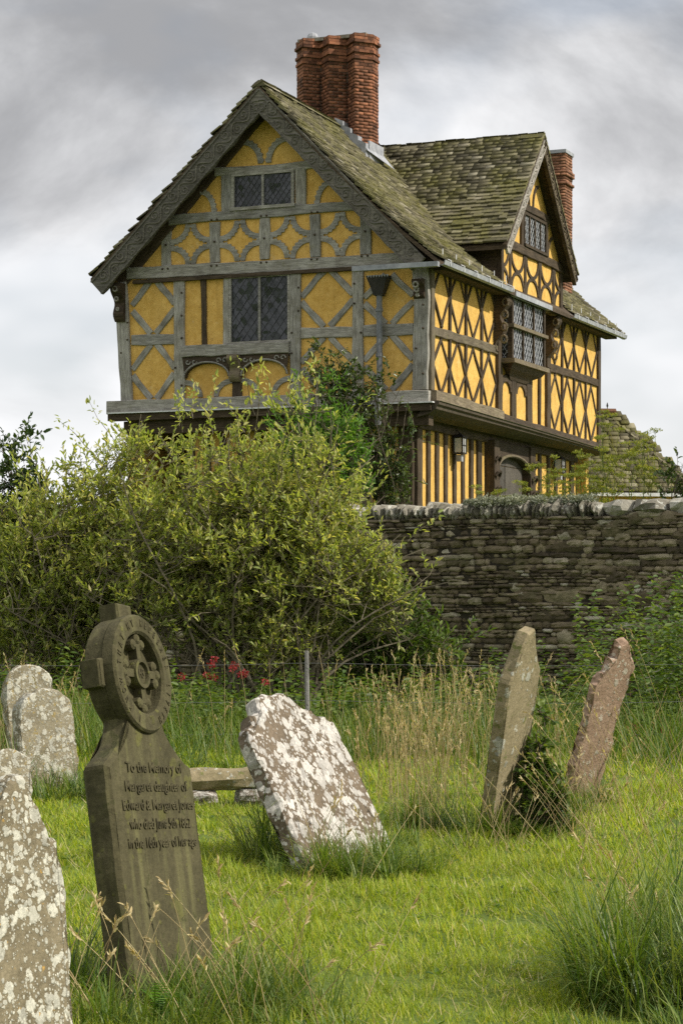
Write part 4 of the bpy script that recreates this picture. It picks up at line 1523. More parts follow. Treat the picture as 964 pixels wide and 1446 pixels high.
def far_building():
    random.seed(9)
    e_ = empty('hipped_building', (7.15, 58.0, TERR), rad(8), label='small building with hipped stone slate roof behind the wall', cat='building')
    hz, ez_ = 6.25 - TERR, 4.05 - TERR
    hw, rw = 1.95, 0.24
    MB().box(-hw + 0.2, hw - 0.2, -hw + 0.2, hw - 0.2, 0, ez_).build('wall', 'plaster', e_)
    v = [(-hw, -hw, ez_), (hw, -hw, ez_), (hw, hw, ez_), (-hw, hw, ez_), (-rw, 0, hz), (rw, 0, hz)]
    rf_ = MB().add(v, [(0, 1, 5, 4), (1, 2, 5), (2, 3, 4, 5), (3, 0, 4), (3, 2, 1, 0)]).build('roof', 'oak_dark', e_)
    rows = []
    n = 20
    for ang in range(4):
        R_ = Matrix.Rotation(ang * math.pi / 2, 3, 'Z')
        for r_ in range(n):
            t = r_ / n
            half = hw * (1 - t) + (rw * t if ang % 2 == 0 else 0)
            y = -hw * (1 - t)
            z = ez_ + (hz - ez_) * t
            x = -half + random.uniform(-0.05, 0.05)
            up = R_ @ Vector((0, hw, hz - ez_)).normalized()
            al = R_ @ Vector((1, 0, 0))
            while x < half:
                w = random.uniform(0.16, 0.34)
                rows.append(slate_matrix(R_ @ Vector((x + w / 2, y, z)), al, up, w * 0.97, 0.26, random.uniform(.03, .05)))
                x += w
    joined(rows, SLV, SLF, 'slate_field', 'slate', rf_, kind='stuff')
    MB().tube([(-rw - 0.05, 0, hz + 0.06), (rw + 0.05, 0, hz + 0.06)], 0.11, 6).build('ridge_tile', 'brick_brown', rf_)
    MB().tube([(0.06, 0, hz + 0.1), (0.06, 0, hz + 0.2), (0.06, 0, hz + 0.24), (0.06, 0, hz + 0.33)], [0.012, 0.012, 0.03, 0.008], 6).build('finial', 'iron', rf_)
    MB().box(-hw - 0.08, hw + 0.08, -hw - 0.14, -hw - 0.02, ez_ - 0.1, ez_ - 0.01).build('gutter', 'white_lead', e_)


far_building()

# ------------------------------------------------------------------ churchyard wall
WTOP = 2.58


def rough_stones(kinds, seed):
    """a few rough quarry stones: unit boxes with knocked-off corners and a broken face"""
    r = random.Random(seed)
    out = []
    for k in range(kinds):
        v, f = [], []
        nx, nz = 4, 3
        for j in range(nz + 1):
            for i in range(nx + 1):
                x, z = i / nx - 0.5, j / nz - 0.5
                edge = (i in (0, nx)) + (j in (0, nz))
                y = -0.5 + (0.16 if edge == 1 else 0.34 if edge == 2 else 0) + r.uniform(-0.10, 0.10)
                v.append((x * (1 - 0.05 * (edge == 2)) + r.uniform(-.035, .035), y, z * (1 - 0.10 * (edge == 2)) + r.uniform(-.06, .06)))
        m = len(v)
        ring = [i for i in range(nx + 1)] + [j * (nx + 1) + nx for j in range(1, nz + 1)] + [nz * (nx + 1) + i for i in range(nx - 1, -1, -1)] + [j * (nx + 1) for j in range(nz - 1, 0, -1)]
        for i in ring:
            v.append((v[i][0], 0.5, v[i][2]))
        for j in range(nz):
            for i in range(nx):
                a = j * (nx + 1) + i
                f.append((a, a + 1, a + nx + 2, a + nx + 1))
        for q in range(len(ring)):
            q2 = (q + 1) % len(ring)
            f.append((ring[q2], ring[q], m + q, m + q2))
        out.append((v, f))
    return out


def stone_wall():
    random.seed(33)
    ang = math.atan2(DW.y, DW.x)
    e_ = empty('stone_wall', WA, ang, label='old rubble stone wall with upright coping stones below the gatehouse', cat='wall')
    # local: x along, y into the wall (front face at y=0), z up
    MB().box(-8, WLEN + 6, 0.045, 0.55, -0.2, WTOP).build('mortar_core', 'mud_mortar', e_)
    kinds = rough_stones(7, 4)
    meshes = [mesh_of('stone', v, f, 'rubble') for v, f in kinds]
    allm = []
    z = 0.0
    while z < WTOP:
        h = random.choice((0.03, 0.04, 0.05, 0.06, 0.075, 0.10))
        x = -8 + random.uniform(0, .3)
        while x < WLEN + 6:
            right = x > 9.9 + 0.5 * math.sin(z * 3)
            w = random.choice((random.uniform(0.06, 0.16), random.uniform(0.08, 0.22), random.uniform(0.15, 0.40))) * (1.25 if right else 1.0) * (h / 0.07) ** 0.4
            hh = h
            if right and random.random() < 0.13:
                hh, w = h * 2.1, w * 1.3
            sag = 0.02 * math.sin(x * 1.7 + z * 2)
            d = random.uniform(-0.02, 0.075) if not right else random.uniform(0.0, 0.025)
            m = Matrix.Translation((x + w / 2, 0.10 - d + 0.02 * math.sin(x * 0.9), z + hh / 2 + sag)) @ Matrix.Rotation(random.uniform(-.04, .04), 4, 'Y') @ Matrix.Rotation(random.uniform(-.08, .08), 4, 'Z') @ Matrix.Diagonal((w * 1.02, 0.2, hh * 1.02, 1))
            allm.append((m, random.randrange(len(kinds)), w * hh, x, z))
            x += w
        z += h
    vis = sorted([a for a in allm if 6.9 < a[3] < 12.2 and a[4] > 0.75], key=lambda a: -a[2])[:300]
    ids = set(id(a) for a in vis)
    for m, k, *_ in vis:
        o = bpy.data.objects.new('stone', meshes[k])
        link(o, e_)
        o.matrix_local = m
    V, P4, base = [], [], 0
    for k in range(len(kinds)):
        ms = [a[0] for a in allm if a[1] == k and id(a) not in ids]
        vv = np.c_[np.array(kinds[k][0]), np.ones(len(kinds[k][0]))]
        A = np.array([np.array(m) for m in ms])
        P = np.einsum('nij,kj->nki', A, vv)[:, :, :3].reshape(-1, 3)
        idx = np.array(kinds[k][1])
        P4.append(((np.arange(len(A)) * len(vv))[:, None, None] + idx[None]).reshape(-1, 4) + base)
        V.append(P)
        base += len(P)
    np_obj('stonework', np.concatenate(V), [np.concatenate(P4)], 'rubble', e_, kind='stuff')
    # coping: stones on edge, then long slabs towards the far right
    x = -8
    while x < WLEN + 6:
        if x < 10.95:
            w, h, tl = random.uniform(0.055, 0.115), random.uniform(0.17, 0.25), random.uniform(-0.06, 0.22)
        else:
            w, h, tl = random.uniform(0.35, 0.7), random.uniform(0.20, 0.27), random.uniform(-0.05, 0.02)
        o = bpy.data.objects.new('coping_stone', random.choice(cop_meshes(kinds)))
        link(o, e_)
        o.matrix_local = Matrix.Translation((x + w / 2, 0.25, WTOP + h / 2 - 0.02 + random.uniform(-.015, .015))) @ Matrix.Rotation(tl, 4, 'Y') @ Matrix.Rotation(random.uniform(-.1, .1), 4, 'Z') @ Matrix.Diagonal((w * 0.96, random.uniform(.56, .66), h, 1))
        x += w
    return e_


_cop = []


def cop_meshes(kinds):
    if not _cop:
        for v, f in kinds[:5]:
            _cop.append(mesh_of('coping_stone', v, f, 'coping'))
    return _cop


a = Mat('coping_stone')
pv = a.coord('Position')
c = a.ramp(a.rnd(), [(0, (0.13, 0.12, 0.09)), (0.5, (0.25, 0.23, 0.19)), (1, (0.40, 0.38, 0.32))])
c = a.mix(0.5, c, a.ramp(a.noise(pv, 16, 7, 0.7), [(0.3, (0.35, 0.35, 0.33)), (0.7, (1.5, 1.48, 1.42))]), 'MULTIPLY')
li = a.ramp(a.noise(pv, 9, 6, 0.7), [(0.56, (0, 0, 0)), (0.61, (1, 1, 1))])
c = a.mix(a.math('MULTIPLY', li, 0.7), c, (0.52, 0.52, 0.46))
a.color(c)
a.bump(a.noise(pv, 30, 6, 0.7), 0.8, 0.02)
M['coping'] = a.m
the_wall = stone_wall()

# ------------------------------------------------------------------ gravestones


def stone_matrix(x, y, yaw, lean, roll, z=0.0):
    return Matrix.Translation((x, y, z)) @ Matrix.Rotation(rad(yaw), 4, 'Z') @ Matrix.Rotation(rad(roll), 4, 'Y') @ Matrix.Rotation(rad(lean), 4, 'X')


def resample(poly, step):
    out = []
    n = len(poly)
    for i in range(n):
        a, b = Vector(poly[i]), Vector(poly[(i + 1) % n])
        k = max(1, int((b - a).length / step))
        for j in range(k):
            out.append(a.lerp(b, j / k))
    return out


def slab_mesh(name, poly, t, mat, step=0.03, rough=0.006, cham=0.012, seed=0, face_rough=0.004):
    """a weathered slab: outline with worn edges, chamfered, its faces filled by a grid and slightly uneven"""
    pts = resample(poly, step)
    n = len(pts)
    ct = sum((p for p in pts), Vector((0, 0))) / n
    bm = bmesh.new()

    def off(p, s, q):
        return mnoise.noise((p.x * 9 + seed, p.y * 9, q)) * s

    rings = []
    spec = ((cham * 1.0, 0.0), (0.0, cham), (0.0, t * 0.5), (0.0, t - cham), (cham, t))
    for ins, yy in spec:
        ring = []
        for i, p in enumerate(pts):
            tg = (pts[(i + 1) % n] - pts[i - 1]).normalized()
            nr = Vector((tg.y, -tg.x))
            q = p + nr * (off(p, rough * 2, yy * 8) - ins + mnoise.noise((p.x * 30, p.y * 30, seed + yy * 20)) * rough)
            ring.append(bm.verts.new((q.x, yy, q.y)))
        rings.append(ring)
    for a, b in zip(rings[:-1], rings[1:]):
        for i in range(n):
            bm.faces.new((a[i], b[i], b[(i + 1) % n], a[(i + 1) % n]))
    ff = bm.faces.new(rings[0])
    fb = bm.faces.new(rings[-1][::-1])
    bmesh.ops.triangulate(bm, faces=[ff, fb])
    bmesh.ops.recalc_face_normals(bm, faces=bm.faces)
    me = bpy.data.meshes.new(name)
    bm.to_mesh(me)
    bm.free()
    me.materials.append(M[mat])
    return me


def arc2(cx_, cz_, r, a0, a1, n):
    return [(cx_ + r * math.cos(rad(a0 + (a1 - a0) * i / n)), cz_ + r * math.sin(rad(a0 + (a1 - a0) * i / n))) for i in range(n + 1)]


def text_obj(body, x, z, size, parent, xscale=0.8, y=-0.0035, width=None, rot=0.0):
    cu = bpy.data.curves.new('inscription', 'FONT')
    cu.body = body
    cu.size = size
    cu.align_x = 'CENTER'
    cu.align_y = 'CENTER'
    cu.extrude = 0.002
    cu.offset = 0.0004
    cu.space_character = 0.98
    tmp = bpy.data.objects.new('inscription', cu)
    COL.objects.link(tmp)
    dg = bpy.context.evaluated_depsgraph_get()
    me = bpy.data.meshes.new_from_object(tmp.evaluated_get(dg))
    bpy.data.objects.remove(tmp)
    bpy.data.curves.remove(cu)
    me.materials.clear()
    me.materials.append(M['lettering'])
    if width:
        xs_ = [v.co.x for v in me.vertices]
        xscale = width / (max(xs_) - min(xs_))
    o = bpy.data.objects.new('inscription', me)
    link(o, parent, kind='stuff' if len(body) > 1 else None)
    o.matrix_local = Matrix.Translation((x, y, z)) @ Matrix.Rotation(rot, 4, 'Y') @ Matrix.Rotation(rad(90), 4, 'X') @ Matrix.Diagonal((xscale, 1, 1, 1))
    return o


def cross_grave():
    g = empty('cross_gravestone')
    g.matrix_world = stone_matrix(-0.634, 8.326, 67.5, -10.6, 5.1, gz(-.634, 8.3) - 0.0)
    for k, v_ in (('label', 'tall dark mossy gravestone with carved wheel cross head and lettering'), ('category', 'gravestone'), ('group', 'old leaning gravestones')):
        g[k] = v_
    t = 0.115
    w = 0.36
    hc, R_ = 1.25, 0.235
    neck = [(w, -0.2), (w, 0.87), (w - 0.004, 0.885)]
    # concave shoulders up to the wheel
    neck += [(w - 0.006 - 0.205 * (1 - (1 - t_) ** 2.0), 0.887 + 0.20 * t_) for t_ in (0.04, 0.12, 0.22, 0.33, 0.45, 0.58, 0.72, 0.86, 1.0)]
    body_poly = neck + [(-x, z) for x, z in neck[::-1]]
    body_poly = body_poly[::1]
    me = slab_mesh('slab', body_poly, t, 'grave_moss', 0.03, 0.003, 0.018, 1)
    link(bpy.data.objects.new('slab', me), g)
    # wheel head with three arm ends
    nub = 0.055
    a_ = 15
    head = []
    head += arc2(0, hc, R_, -68, -a_, 6)
    head += [(R_ + nub - 0.02, hc - 0.055), (R_ + nub - 0.02, hc + 0.055)]
    head += arc2(0, hc, R_, a_, 90 - a_, 8)
    head += [(0.06, hc + R_ + nub), (-0.06, hc + R_ + nub)]
    head += arc2(0, hc, R_, 90 + a_, 180 - a_, 8)
    head += [(-R_ - nub + 0.02, hc + 0.055), (-R_ - nub + 0.02, hc - 0.055)]
    head += arc2(0, hc, R_, 180 + a_, 248, 6)
    me = slab_mesh('wheel_head', head, t - 0.028, 'grave_moss', 0.025, 0.002, 0.008, 2)
    o = bpy.data.objects.new('wheel_head', me)
    o.location = (0, 0.030, 0)
    link(o, g)
    # the rim, raised in front of the sunk field
    n = 48
    v, f = [], []
    for i in range(n):
        an = 2 * math.pi * i / n
        for r_, y in ((R_ + 0.004, 0.034), (R_ + 0.004, -0.012), (R_ - 0.004, -0.022), (0.172, -0.022), (0.162, -0.012), (0.158, 0.034)):
            v.append((r_ * math.cos(an), y, hc + r_ * math.sin(an)))
    for i in range(n):
        j = (i + 1) % n
        for k in range(5):
            f.append((i * 6 + k, i * 6 + k + 1, j * 6 + k + 1, j * 6 + k))
    obj('rim', v, f, 'grave_moss', g, smooth=False)
    # cross in the field: arms, trefoil ends, ring boss
    for q in range(4):
        m = MB()
        an = math.pi / 2 * q
        m.box(-0.016, 0.016, -0.008, 0.035, 0.05, 0.12)
        for (tx, tz) in ((0, 0.142), (-0.034, 0.118), (0.034, 0.118)):
            m.tube([(tx, 0.035, tz), (tx, -0.006, tz), (tx, -0.014, tz)], [0.024, 0.022, 0.012], 9)
        o = m.build('cross_arm', 'grave_moss', g)
        o.matrix_local = Matrix.Translation((0, 0, hc)) @ Matrix.Rotation(an, 4, 'Y')
    v, f = [], []
    n = 28
    for i in range(n):
        an = 2 * math.pi * i / n
        for r_, y in ((0.062, 0.034), (0.060, -0.018), (0.046, -0.018), (0.042, -0.004)):
            v.append((r_ * math.cos(an), y, hc + r_ * math.sin(an)))
    for i in range(n):
        j = (i + 1) % n
        for k in range(3):
            f.append((i * 4 + k, i * 4 + k + 1, j * 4 + k + 1, j * 4 + k))
    f.append(tuple(i * 4 + 3 for i in range(n)))
    boss = obj('boss', v, f, 'grave_moss', g)
    text_obj('IHS', 0, hc, 0.052, boss, 0.75, -0.006)
    # lettering round the rim and on the slab
    words = 'I KNOW THAT MY REDEEMER LIVETH'
    for i, ch in enumerate(words):
        if ch == ' ':
            continue
        an = rad(245 - (310 / (len(words) - 1)) * i)
        text_obj(ch, 0.203 * math.cos(an), hc + 0.203 * math.sin(an), 0.042, g, 0.62, -0.0235, rot=math.pi / 2 - an)
    for k, ln in enumerate(('To the Memory of', 'Margaret daughter of', 'Edward & Margaret Jones', 'who died June 5th 1862', 'in the 16th year of her age')):
        text_obj(ln, 0.022, 0.872 - 0.074 * k, 0.058, g, width=(0.48, 0.53, 0.60, 0.52, 0.58)[k])


cross_grave()


def gravestone(label, M4, poly, t, mat, seed, rough=0.006, side_mat=None, step=0.03, cham=0.012):
    me = slab_mesh('gravestone', poly, t, mat, step, rough, cham, seed)
    o = bpy.data.objects.new('gravestone', me)
    link(o, None, label, 'gravestone', 'old leaning gravestones')
    o.matrix_world = M4
    return o


# the big lichened stone leaning back
h = 0.515
gravestone('broad leaning gravestone crusted with white lichen', stone_matrix(0.095, 11.81, 62, -29.1, 2.0),
           [(-h, -0.22), (h, -0.22), (h, 0.80), (h - 0.02, 0.90), (h - 0.10, 0.945), (h - 0.17, 0.93), (h - 0.22, 0.99), (h - 0.29, 0.985), (0.14, 1.06), (0.06, 1.095), (-0.16, 1.09), (-0.25, 1.06), (-0.28, 0.98), (-h + 0.12, 0.96), (-h + 0.10, 0.90), (-h + 0.02, 0.88), (-h, 0.82)],
           0.105, 'grave_white', 11, 0.012, step=0.025, cham=0.016)
gravestone('tall pale gravestone with pointed gabled top and ivy against it', stone_matrix(1.037, 13.622, 58.4, 15.6, -15.4),
           [(-0.225, -0.3), (0.225, -0.3), (0.225, 1.06), (0.17, 1.12), (0.055, 1.375), (-0.04, 1.38), (-0.225, 1.09)], 0.085, 'grave_pale', 12, 0.006)
gravestone('reddish sandstone gravestone with broken peaked top leaning to the right', stone_matrix(1.803, 15.975, 41.1, 20.4, -1.5),
           [(-0.17, -0.3), (0.18, -0.3), (0.175, 0.95), (0.19, 1.02), (0.13, 1.17), (0.06, 1.225), (0.0, 1.20), (-0.03, 1.11), (-0.09, 1.10), (-0.10, 1.0), (-0.15, 1.0), (-0.17, 0.94)], 0.075, 'grave_red', 13, 0.020, step=0.022)
gravestone('lichen speckled gravestone with pointed top cut off by the picture corner', stone_matrix(-0.879, 6.334, 60.3, -6.8, 1.3),
           [(-0.20, -0.2), (0.185, -0.2), (0.185, 0.79), (0.165, 0.805), (0.135, 0.80), (0.03, 0.985), (0.0, 0.995), (-0.04, 0.985), (-0.15, 0.80), (-0.18, 0.805), (-0.20, 0.79)], 0.10, 'grave_speckled', 14, 0.014, step=0.02)
gravestone('round topped grey gravestone standing in front of another', stone_matrix(-2.24, 16.6, 38, -4, -3),
           [(-0.25, -0.2), (0.25, -0.2), (0.245, 0.55)] + [(0.245 * math.cos(rad(a_)), 0.55 + 0.225 * math.sin(rad(a_))) for a_ in range(15, 166, 15)] + [(-0.25, 0.55)], 0.13, 'grave_grey', 15, 0.010)
gravestone('round topped tan gravestone half hidden behind a grey one', stone_matrix(-2.54, 17.9, 30, -5, -4),
           [(-0.22, -0.2), (0.22, -0.2), (0.215, 0.72)] + [(0.215 * math.cos(rad(a_)), 0.72 + 0.19 * math.sin(rad(a_))) for a_ in range(15, 166, 15)] + [(-0.22, 0.72)], 0.11, 'grave_grey', 16, 0.010)
gravestone('small leaning grey gravestone at the edge of the round topped pair', stone_matrix(-2.38, 15.4, 30, -16, 9),
           [(-0.16, -0.2), (0.16, -0.2), (0.155, 0.30)] + [(0.155 * math.cos(rad(a_)), 0.30 + 0.11 * math.sin(rad(a_))) for a_ in range(20, 161, 20)] + [(-0.16, 0.30)], 0.12, 'grave_grey', 17, 0.012)


def kerb():
    """a worn stone kerb lying on two pale blocks between the wheel cross and the lichened stone"""
    e_ = empty('grave_kerb', (-0.92, 15.3, 0), rad(14), label='worn stone grave kerb lying low between two gravestones', cat='kerb')
    n, k = 14, 9
    v, f = [], []
    for i in range(n + 1):
        x = -0.62 + 1.05 * i / n
        r_ = (0.085 if 0 < i < n else 0.06)
        for j in range(k):
            an = 2 * math.pi * j / k + 0.3
            q = r_ * (1 + 0.25 * mnoise.noise((x * 6, j * 1.7, 2)))
            v.append((x, 0.10 * math.cos(an) * q / 0.085, 0.175 + q * math.sin(an) + 0.03 * x))
    for i in range(n):
        for j in range(k):
            f.append((i * k + j, i * k + (j + 1) % k, (i + 1) * k + (j + 1) % k, (i + 1) * k + j))
    f += [tuple(range(k))[::1], tuple(n * k + j for j in range(k - 1, -1, -1))]
    obj('kerb_stone', v, [q[::-1] for q in f], 'grave_pale', e_)
    for x, w in ((-0.15, 0.34), (0.28, 0.2)):
        vv, ff = rough_stones(1, int(x * 100) + 60)[0]
        o = obj('support_stone', vv, ff, 'grave_white', e_)
        o.matrix_local = Matrix.Translation((x, 0, 0.045)) @ Matrix.Diagonal((w, 0.2, 0.13, 1))


kerb()

# ------------------------------------------------------------------ wire fence


def fence():
    e_ = empty('wire_fence', (0, 20.0, 0), label='thin wire fence with weathered posts crossing before the shrubs', cat='fence')
    for x in (-4.2, -0.32, 3.7):
        n = 8
        m = MB()
        m.tube([(x, 0, -0.3), (x + 0.003, 0, 0.3), (x - 0.004, 0, 0.7), (x - 0.006, 0, 0.96)], [0.024, 0.023, 0.022, 0.020], 7)
        m.build('post', 'post_wood', e_)
    for z in (0.85, 0.50, 0.20):
        pts = []
        for i in range(41):
            x = -7 + 14 * i / 40
            u = ((x + 4.2) % 3.95) / 3.95
            pts.append((x, -0.035, z - 0.03 * 4 * u * (1 - u)))
        MB().tube(pts, 0.0022, 4).build('wire', 'wire', e_)


fence()

# ------------------------------------------------------------------ foliage makers


def unit(a):
    return a / np.maximum(np.linalg.norm(a, axis=-1, keepdims=True), 1e-9)


def leaves_mesh(pos, d, up, L, wr=0.36, fold=0.25, curl=0.15, rs=None):
    """two folded quads for each leaf"""
    rs = rs or rng
    n = len(pos)
    d = unit(d)
    side = unit(np.cross(d, up))
    nr = unit(np.cross(side, d))
    L = np.broadcast_to(np.asarray(L, float), (n,))[:, None]
    w = L * wr * 0.5
    b = pos
    l1 = pos + d * L * 0.33 + side * w + nr * w * fold
    l2 = pos + d * L * 0.70 + side * w * 0.72 + nr * (w * fold - L * curl * 0.3)
    t = pos + d * L - nr * L * curl
    r2 = pos + d * L * 0.70 - side * w * 0.72 + nr * (w * fold - L * curl * 0.3)
    r1 = pos + d * L * 0.33 - side * w + nr * w * fold
    V = np.stack([b, l1, l2, t, r2, r1], 1).reshape(-1, 3)
    k = np.arange(n)[:, None] * 6
    F = np.concatenate([k + np.array([[0, 5, 4, 3]]), k + np.array([[0, 3, 2, 1]])])
    return V, F


def blades_mesh(base, az, h, w, lean, bend, segs=3, face=None):
    """grass blades: tapered ribbons that lean and bend over"""
    n = len(base)
    dirv = np.stack([np.cos(az), np.sin(az), np.zeros(n)], 1)
    fa = az + np.pi / 2 if face is None else face
    side = np.stack([np.cos(fa), np.sin(fa), np.zeros(n)], 1)
    V = []
    p = base.copy()
    for i in range(segs + 1):
        t = i / segs
        ang = lean + bend * t
        if i:
            step = (h / segs)[:, None]
            p = p + step * (dirv * np.sin(ang)[:, None] + np.array([0, 0, 1.0]) * np.cos(ang)[:, None])
        ww = (w * (1 - 0.75 * t ** 1.5) / 2)[:, None]
        if i < segs:
            V += [p - side * ww, p + side * ww]
        else:
            V += [p]
    k = 2 * segs + 1
    V = np.stack(V, 1).reshape(-1, 3)
    o = np.arange(n)[:, None] * k
    Q = np.concatenate([o + np.array([[2 * i, 2 * i + 1, 2 * i + 3, 2 * i + 2]]) for i in range(segs - 1)]) if segs > 1 else np.zeros((0, 4), int)
    T = o + np.array([[2 * segs - 2, 2 * segs - 1, 2 * segs]])
    return V, Q, T


def branch_tubes(paths, n=5):
    m = MB()
    for pts, r0, r1 in paths:
        k = len(pts)
        m.tube(pts, [r0 + (r1 - r0) * i / (k - 1) for i in range(k)], n, cap=False)
    return m


def curve_to(p, q, k, wob, r, sag=0.0, up0=None):
    p, q = np.array(p, float), np.array(q, float)
    pts = []
    ph = r.uniform(0, 6.28, 3)
    L = np.linalg.norm(q - p)
    for i in range(k + 1):
        t = i / k
        x = p + (q - p) * t
        if up0 is not None:
            x = x + np.array(up0) * L * 0.35 * math.sin(math.pi * t)
        x = x + wob * L * np.sin(ph + t * 5) * math.sin(math.pi * t) * np.array([1, 1, 0.4])
        pts.append(x)
    return pts


def shrub(name, label, cat, base, lobes, stems, branches, twigs, leaves, leaf_len, leaf_mat, bark_mat='bark', seed=1, wr=0.34, group=None, twig_len=(0.18, 0.36), upness=0.7, base_r=0.4, stem_r=0.03, droop=0.0, br_len=None, spray=0):
    """stems rise from the base to points in the lobes; branches and twigs fork from them; leaves sit along the twigs"""
    r = np.random.default_rng(seed)
    base = np.array(base, float)
    e_ = empty(name, tuple(base), label=label, cat=cat, group=group)
    wts = np.array([l[1][0] * l[1][1] * l[1][2] for l in lobes])
    wts = wts / wts.sum()

    def pick():
        c, rr = lobes[r.choice(len(lobes), p=wts)]
        v = r.normal(size=3)
        v = v / np.linalg.norm(v) * r.uniform(0.45, 1.0) ** 0.5
        return np.array(c) + v * np.array(rr), np.array(c)

    paths, lp, ld = [], [], []
    for s in range(stems):
        q, c = pick()
        p0 = np.array([r.uniform(-1, 1) * base_r, r.uniform(-1, 1) * base_r * 0.6, -0.05])
        st = curve_to(p0, q, 7, 0.05, r, up0=(0, 0, 0.25))
        paths.append((st, stem_r * r.uniform(0.7, 1.2), stem_r * 0.28))
        for b in range(branches):
            t = r.uniform(0.35, 1.0)
            i = min(int(t * 7), 6)
            o = st[i] + (st[i + 1] - st[i]) * (t * 7 - i)
            if mnoise.noise(Vector(o * 1.5 + seed)) < -0.10:
                continue
            q2, _ = pick()
            dv = q2 - o
            ln = np.linalg.norm(dv)
            mx = (br_len or 0.9) * r.uniform(0.5, 1.1)
            if ln > mx:
                dv = dv / ln * mx
            dv[2] += 0.12
            br = curve_to(o, o + dv, 4, 0.06, r)
            paths.append((br, stem_r * 0.33, stem_r * 0.13))
            for w in range(twigs):
                tt = r.uniform(0.25, 1.0)
                j = min(int(tt * 4), 3)
                oo = br[j] + (br[j + 1] - br[j]) * (tt * 4 - j)
                d = r.normal(size=3) * 0.75 + np.array([0, 0, upness]) + unit(dv) * 0.5
                d = unit(d)
                tl = r.uniform(*twig_len)
                end = oo + d * tl
                paths.append(([oo, (oo + end) / 2 + r.normal(size=3) * 0.01, end], 0.0045, 0.002))
                for k in range(leaves):
                    f_ = 0.25 + 0.75 * (k + 0.5) / leaves
                    lp.append(oo + d * tl * f_)
                    sp = 1.3 - 0.75 * f_
                    ld.append(d * 0.75 + r.normal(size=3) * sp * 0.62 + np.array([0, 0, 0.15 - droop]))
    # long loose shoots that stand clear of the crown
    for s in range(spray):
        c, rr = lobes[r.choice(len(lobes), p=wts)]
        v = unit(np.array([r.normal(), r.normal() * 0.6, abs(r.normal()) + 0.5]))
        o = np.array(c) + v * np.array(rr) * 0.75
        ln = r.uniform(0.4, 0.75)
        e2 = o + unit(v + np.array([0, 0, 0.3]) + r.normal(size=3) * 0.25) * ln
        sh = curve_to(o, e2, 5, 0.05, r)
        paths.append((sh, 0.006, 0.002))
        for k in range(26):
            t = 0.15 + 0.85 * k / 26
            j = min(int(t * 5), 4)
            d = unit(sh[j + 1] - sh[j])
            lp.append(sh[j] + (sh[j + 1] - sh[j]) * (t * 5 - j) + r.normal(size=3) * 0.03)
            ld.append(d * 0.7 + r.normal(size=3) * 0.55)
    lp, ld = np.array(lp), np.array(ld)
    up = np.array([0, 0, 1.0]) + r.normal(size=lp.shape) * 0.55
    V, F = leaves_mesh(lp, ld, up, leaf_len * r.uniform(0.5, 1.4, len(lp)), wr)
    branch_tubes(paths, 4).build('branches', bark_mat, e_)
    np_obj('foliage', V, [F], leaf_mat, e_, kind='stuff')
    return e_


# ------------------------------------------------------------------ shrubs and trees
shrub('large_shrub', 'big pale green leafy shrub in front of the gatehouse', 'shrub', (-0.95, 24.0, 0),
      [((0.2, 0, 2.75), (1.2, 0.9, 1.15)), ((-0.85, 0, 2.7), (1.0, 0.8, 1.0)), ((1.05, 0, 1.75), (0.95, 0.9, 1.0)), ((1.5, 0, 1.55), (0.75, 0.7, 0.85)), ((0.0, -0.1, 1.5), (1.5, 0.9, 1.0)), ((-1.2, 0, 1.7), (0.9, 0.8, 0.9)), ((0.5, 0, 3.2), (0.55, 0.5, 0.65)), ((-0.6, 0, 3.2), (0.55, 0.5, 0.5))],
      92, 14, 9, 10, 0.066, 'leaf_olive', 'twig_bark', seed=3, group='shrubs along the wall', spray=30, upness=0.8, base_r=0.7, stem_r=0.022, wr=0.38)
shrub('large_shrub', 'pale green leafy shrub at the left edge before the dark evergreen', 'shrub', (-3.05, 24.6, 0),
      [((0, 0, 1.9), (1.1, 0.9, 1.1)), ((0.6, 0, 2.75), (0.75, 0.7, 0.85)), ((-0.8, 0, 1.5), (0.9, 0.8, 1.0)), ((0.3, -0.2, 1.0), (1.2, 0.8, 0.8)), ((0.1, 0, 2.6), (0.6, 0.6, 0.6))],
      60, 14, 9, 10, 0.066, 'leaf_olive', 'twig_bark', seed=8, group='shrubs along the wall', spray=18, upness=0.8, base_r=0.7, stem_r=0.020, wr=0.38)
shrub('low_shrub', 'lower green shrub spilling over at the foot of the stone wall', 'shrub', (0.35, 24.6, 0),
      [((0.0, 0, 0.9), (0.85, 0.7, 0.75)), ((0.45, 0, 0.55), (0.8, 0.6, 0.5))],
      22, 8, 6, 9, 0.085, 'leaf_weed', 'bark', seed=12, group='shrubs along the wall', base_r=0.6, stem_r=0.018)
shrub('evergreen_tree', 'dark evergreen tree rising behind the shrubs at the left edge', 'tree', (-4.6, 29.5, 0),
      [((0, 0, 2.6), (0.75, 0.7, 0.9)), ((0.1, 0, 3.3), (0.5, 0.5, 0.55)), ((-0.2, 0, 1.6), (0.9, 0.8, 0.9))],
      34, 12, 8, 11, 0.085, 'leaf_dark', 'bark', seed=15, upness=0.1, droop=0.35, stem_r=0.022, wr=0.45)
shrub('ash_sapling', 'bright green feathery leaved young tree before the gatehouse wall', 'tree', (-0.35, 36.6, TERR),
      [((0.0, 0, 2.2), (0.85, 0.6, 1.0)), ((0.5, 0, 1.4), (0.95, 0.6, 0.9)), ((-0.6, 0, 1.6), (0.7, 0.6, 0.8))],
      30, 10, 8, 11, 0.085, 'leaf_fresh', 'bark', seed=19, upness=0.4, stem_r=0.03, wr=0.32)
